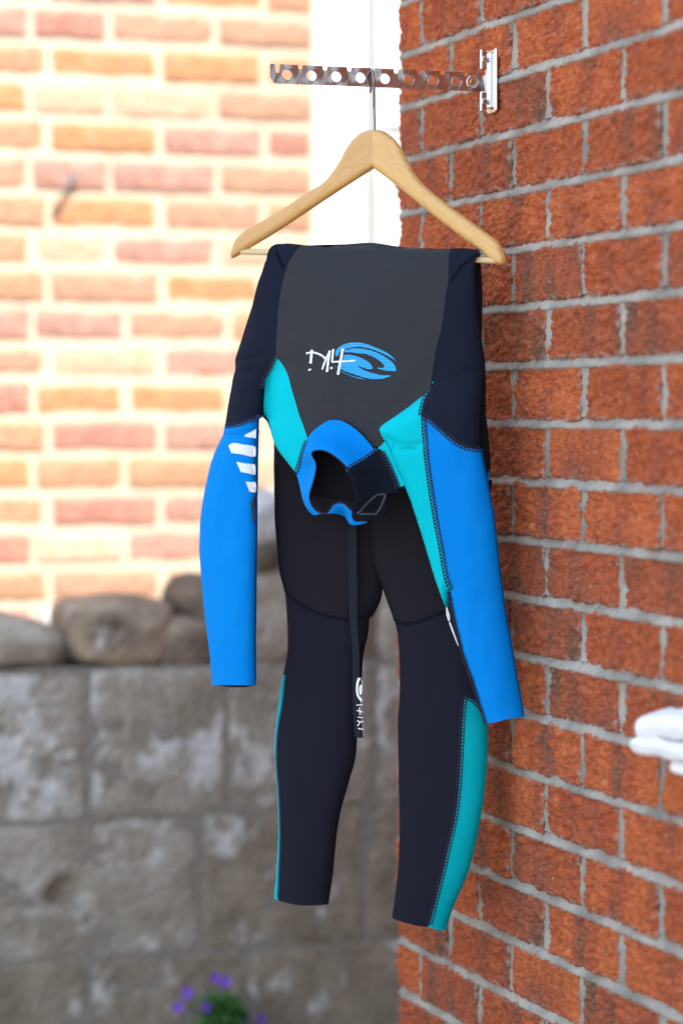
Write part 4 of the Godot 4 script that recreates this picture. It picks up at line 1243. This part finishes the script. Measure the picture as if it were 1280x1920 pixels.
	var tab := part("hook_and_loop_tab", sheet(outline(["tab"], 0.003), func(p): return collar_depth.call(p) + 0.002, 0.005, 0.0035), M.velcro, suit)
	part("triangle_patch", sheet(stroke(outline(["tag_triangle"], 0.003), 0.0022), func(p): return collar_depth.call(p) + 0.003, 0.0006, 0.003), M.tag, tab)
	part("collar_edge", ribbon_tube([curve("collar_roll", 0.003), curve("collar_left_inner", 0.003), curve("collar_low_top", 0.003)], collar_depth, 0.0011), M.thread, collar)
	part("seam_stitching", stitches([curve("collar_left_seam"), curve("collar_tab_seam")], collar_depth), M.thread, collar)
	var tab_edge := PackedVector2Array()
	for v in (pieces["tab"] as Array).slice(1, 4): tab_edge.append(v * MM)
	part("seam_stitching", stitches([tab_edge], func(p): return collar_depth.call(p) + 0.003), M.thread, tab)
	# --- the zip's pull strap
	var strap_depth := func(p: Vector2) -> float: return 0.006 + 0.002 * sin(p.y * 14.0)
	var strap := part("zip_strap", sheet(outline(["strap_left", "-strap_right"]), strap_depth, 0.0015, 0.006), M.webbing, suit)
	for n in ["strap_swirl_a", "strap_swirl_b"]:
		part("strap_emblem", sheet(outline([n], 0.002), func(p): return strap_depth.call(p) + 0.0006, 0.0004, 0.003), M.white, strap)
	for n in ["a", "b", "b2", "c", "d", "e", "f"]:
		part("strap_lettering", sheet(stroke(curve("strap_word_" + n, 0.003), 0.0013), func(p): return strap_depth.call(p) + 0.0007, 0.0004, 0.003), M.white, strap)
	# --- hips and legs, behind
	var ll := [curve("hip_left"), curve("calf_left_outer_top"), curve("calf_left_outer_low"), curve("leg_left_right_low"), curve("leg_left_right_top").slice(20)]
	var rl := [curve("right_thigh_inner"), curve("right_calf_inner"), curve("right_outer_thigh"), curve("right_calf_outer_top"), curve("right_calf_outer_low"), curve("hip_right")]
	var left_leg := func(p: Vector2, s := 1.0) -> float: return back_base(p) + s * 0.019 * smoothstep(0.02, 0.25, below_bar(p)) * (1.0 - rounding(away(p, ll), 0.045))
	var right_leg := func(p: Vector2, s := 1.0) -> float: return back_base(p) + 0.007 * smoothstep(0.3, 0.42, below_bar(p)) + s * 0.019 * smoothstep(0.02, 0.25, below_bar(p)) * (1.0 - rounding(away(p, rl), 0.042))
	var left_back := func(p: Vector2) -> float: return left_leg.call(p, -1.0)
	var right_back := func(p: Vector2) -> float: return right_leg.call(p, -1.0)
	part("thigh", sheet(outline(["hip_top_left", "-hip_mid", "leg_left_right_top", "-left_knee_seam", "-hip_left"], 0.005), left_leg, 0.003, 0.008, [], left_back), M.black, suit)
	part("thigh", sheet(outline(["hip_top_right", "hip_right", "right_outer_thigh", "-right_knee_seam", "-right_thigh_inner", "hip_mid"], 0.005), right_leg, 0.003, 0.008, [], right_back), M.black, suit)
	part("calf", sheet(outline(["left_knee_seam", "leg_left_right_low", "-leg_left_hem_inner", "-calf_left_strip_seam", "-strip_left_top", "-calf_left_outer_top"], 0.005), left_leg, 0.003, 0.007, [], left_back), M.calf, suit)
	part("calf", sheet(outline(["right_knee_seam", "right_calf_outer_top", "-right_strip_top", "right_strip_seam", "-leg_right_hem", "-right_calf_inner"], 0.005), right_leg, 0.003, 0.007, [], right_back), M.calf, suit)
	part("side_stripe", sheet(outline(["strip_left_top", "calf_left_strip_seam", "-strip_left_hem", "-calf_left_outer_low"], 0.004), left_leg, 0.003, 0.004, [], left_back), M.teal, suit)
	part("side_stripe", sheet(outline(["right_strip_top", "right_calf_outer_low", "-strip_right_hem", "-right_strip_seam"], 0.004), right_leg, 0.003, 0.005, [], right_back), M.teal, suit)
	part("seam_stitching", stitches([curve("left_knee_seam"), curve("left_side_seam")], left_leg, 0.003), M.velcro, suit)
	part("seam_stitching", stitches([curve("right_knee_seam")], right_leg, 0.003), M.velcro, suit)
	part("seam_stitching", stitches([curve("right_strip_seam"), curve("right_strip_top")], right_leg, 0.0060), M.thread, suit)
	part("seam_stitching", stitches([curve("calf_left_strip_seam")], left_leg, 0.0030), M.thread, suit)
	part("hip_print", sheet(outline(["blue_tip"]), func(p): return right_leg.call(p) + 0.001, 0.0005, 0.004), M.blue, suit)
	for n in ["thigh_print_a", "thigh_print_b"]:
		part("thigh_print", sheet(outline([n], 0.003), func(p): return right_leg.call(p) + 0.0012, 0.0005, 0.004), M.white, suit)


func ribbon_tube(lines: Array, depth: Callable, r: float) -> ArrayMesh:
	var st := begin()
	for l: PackedVector2Array in lines:
		var path := []
		for p in l: path.append(Vector3(p.x, p.y, depth.call(p) - r * 0.5))
		tube(st, path, r, 6)
	return done(st)


func wall_hook() -> void:
	var hook := thing("wall_hook", "small metal hook casting a slanting shadow on the sunlit brick wall", "hook", far_frame(FAR_WALL) * Transform3D(Basis(), Vector3(-0.0713, 1.7170, 0.0)))
	part("plate", box_mesh(Vector3(-0.010, -0.018, 0.0), Vector3(0.010, 0.018, 0.006), 0.001), M.chrome, hook)
	var st := begin()
	tube(st, smooth_path([Vector3(0, 0, 0.004), Vector3(0, 0.001, 0.02), Vector3(0, 0.0, 0.034), Vector3(0, 0.006, 0.044), Vector3(0, 0.018, 0.046)]), 0.0068, 10)
	part("prong", done(st), M.chrome, hook)


func bellflowers() -> void:
	var base := Vector3(0.0181, 0.0, 0.09)
	var plant := thing("bellflower_plant", "green plant with purple bellflowers at the foot of the stone wall", "plant", far_frame(STONE_WALL) * Transform3D(Basis(), base))
	var r := RandomNumberGenerator.new()
	r.seed = 21
	# leaves: small folded hearts spread through a mound
	var st := flat(begin())
	for i in 260:
		var a := r.randf() * TAU
		var h := pow(r.randf(), 0.7) * 0.205
		var rad := (0.085 - 0.06 * h / 0.205) * sqrt(r.randf())
		var at := Vector3(cos(a) * rad * 1.1, h, sin(a) * rad * 0.6)
		var turn := Basis.from_euler(Vector3(r.randf_range(-1.3, 0.3), r.randf() * TAU, r.randf_range(-0.6, 0.6)))
		var s := r.randf_range(0.012, 0.022)
		var g := r.randf()
		st.set_color(Color(0.035 + 0.04 * g, 0.12 + 0.09 * g, 0.022 + 0.016 * g))
		var p := [Vector3(0, 0, 0), Vector3(-0.8, 0.15, 0.6), Vector3(0, -0.1, 2.0), Vector3(0.8, 0.15, 0.6)]
		for k in [0, 1, 2, 0, 2, 3]:
			st.add_vertex(at + turn * (p[k] * s))
	var leaf_mat := vmat(0.6)
	leaf_mat.backlight_enabled = true
	leaf_mat.backlight = Color(0.2, 0.3, 0.1)
	part("leaves", done(st), leaf_mat, plant).set_meta("kind", "stuff")
	var petal := begin()
	petal.set_smooth_group(0)
	for k in 5:
		var a := TAU * k / 5.0
		var d := Vector3(cos(a), sin(a), 0)
		var n := Vector3(-sin(a), cos(a), 0)
		var c := [Vector3(0, 0, -0.35), d * 0.42 - n * 0.36 + Vector3(0, 0, 0.05), d * 1.05 + Vector3(0, 0, 0.25), d * 0.42 + n * 0.36 + Vector3(0, 0, 0.05)]
		quad(petal, c[0] * 0.0125, c[1] * 0.0125, c[2] * 0.0125, c[3] * 0.0125)
	var bell := done(petal)
	var purple := mat(lin(0.22, 0.07, 0.55), 0.6)
	purple.backlight_enabled = true
	purple.backlight = Color(0.3, 0.15, 0.6)
	var stem_mat := mat(lin(0.06, 0.1, 0.03), 0.7)
	for f in [[-0.0093, 0.2589], [0.0143, 0.2469], [-0.0583, 0.2347], [-0.0729, 0.2092], [-0.0251, 0.2059], [0.0497, 0.1769], [0.0854, 0.1734], [0.0033, 0.1431]]:
		var at := Vector3(f[0], f[1], 0.10 + r.randf_range(-0.02, 0.02)) - base
		var b := Basis.from_euler(Vector3(r.randf_range(-0.5, 0.2), r.randf_range(-0.5, 0.5), r.randf() * 3.0))
		part("flower", bell, purple, plant, Transform3D(b * Basis.from_scale(Vector3.ONE * r.randf_range(0.9, 1.15)), at))
		var s := begin()
		tube(s, smooth_path([Vector3(at.x * 0.35, 0.0, at.z * 0.4), Vector3(at.x * 0.6, at.y * 0.55, at.z * 0.8), at - Vector3(0, 0.0, 0.004)]), 0.0012, 5)
		part("stem", done(s), stem_mat, plant)
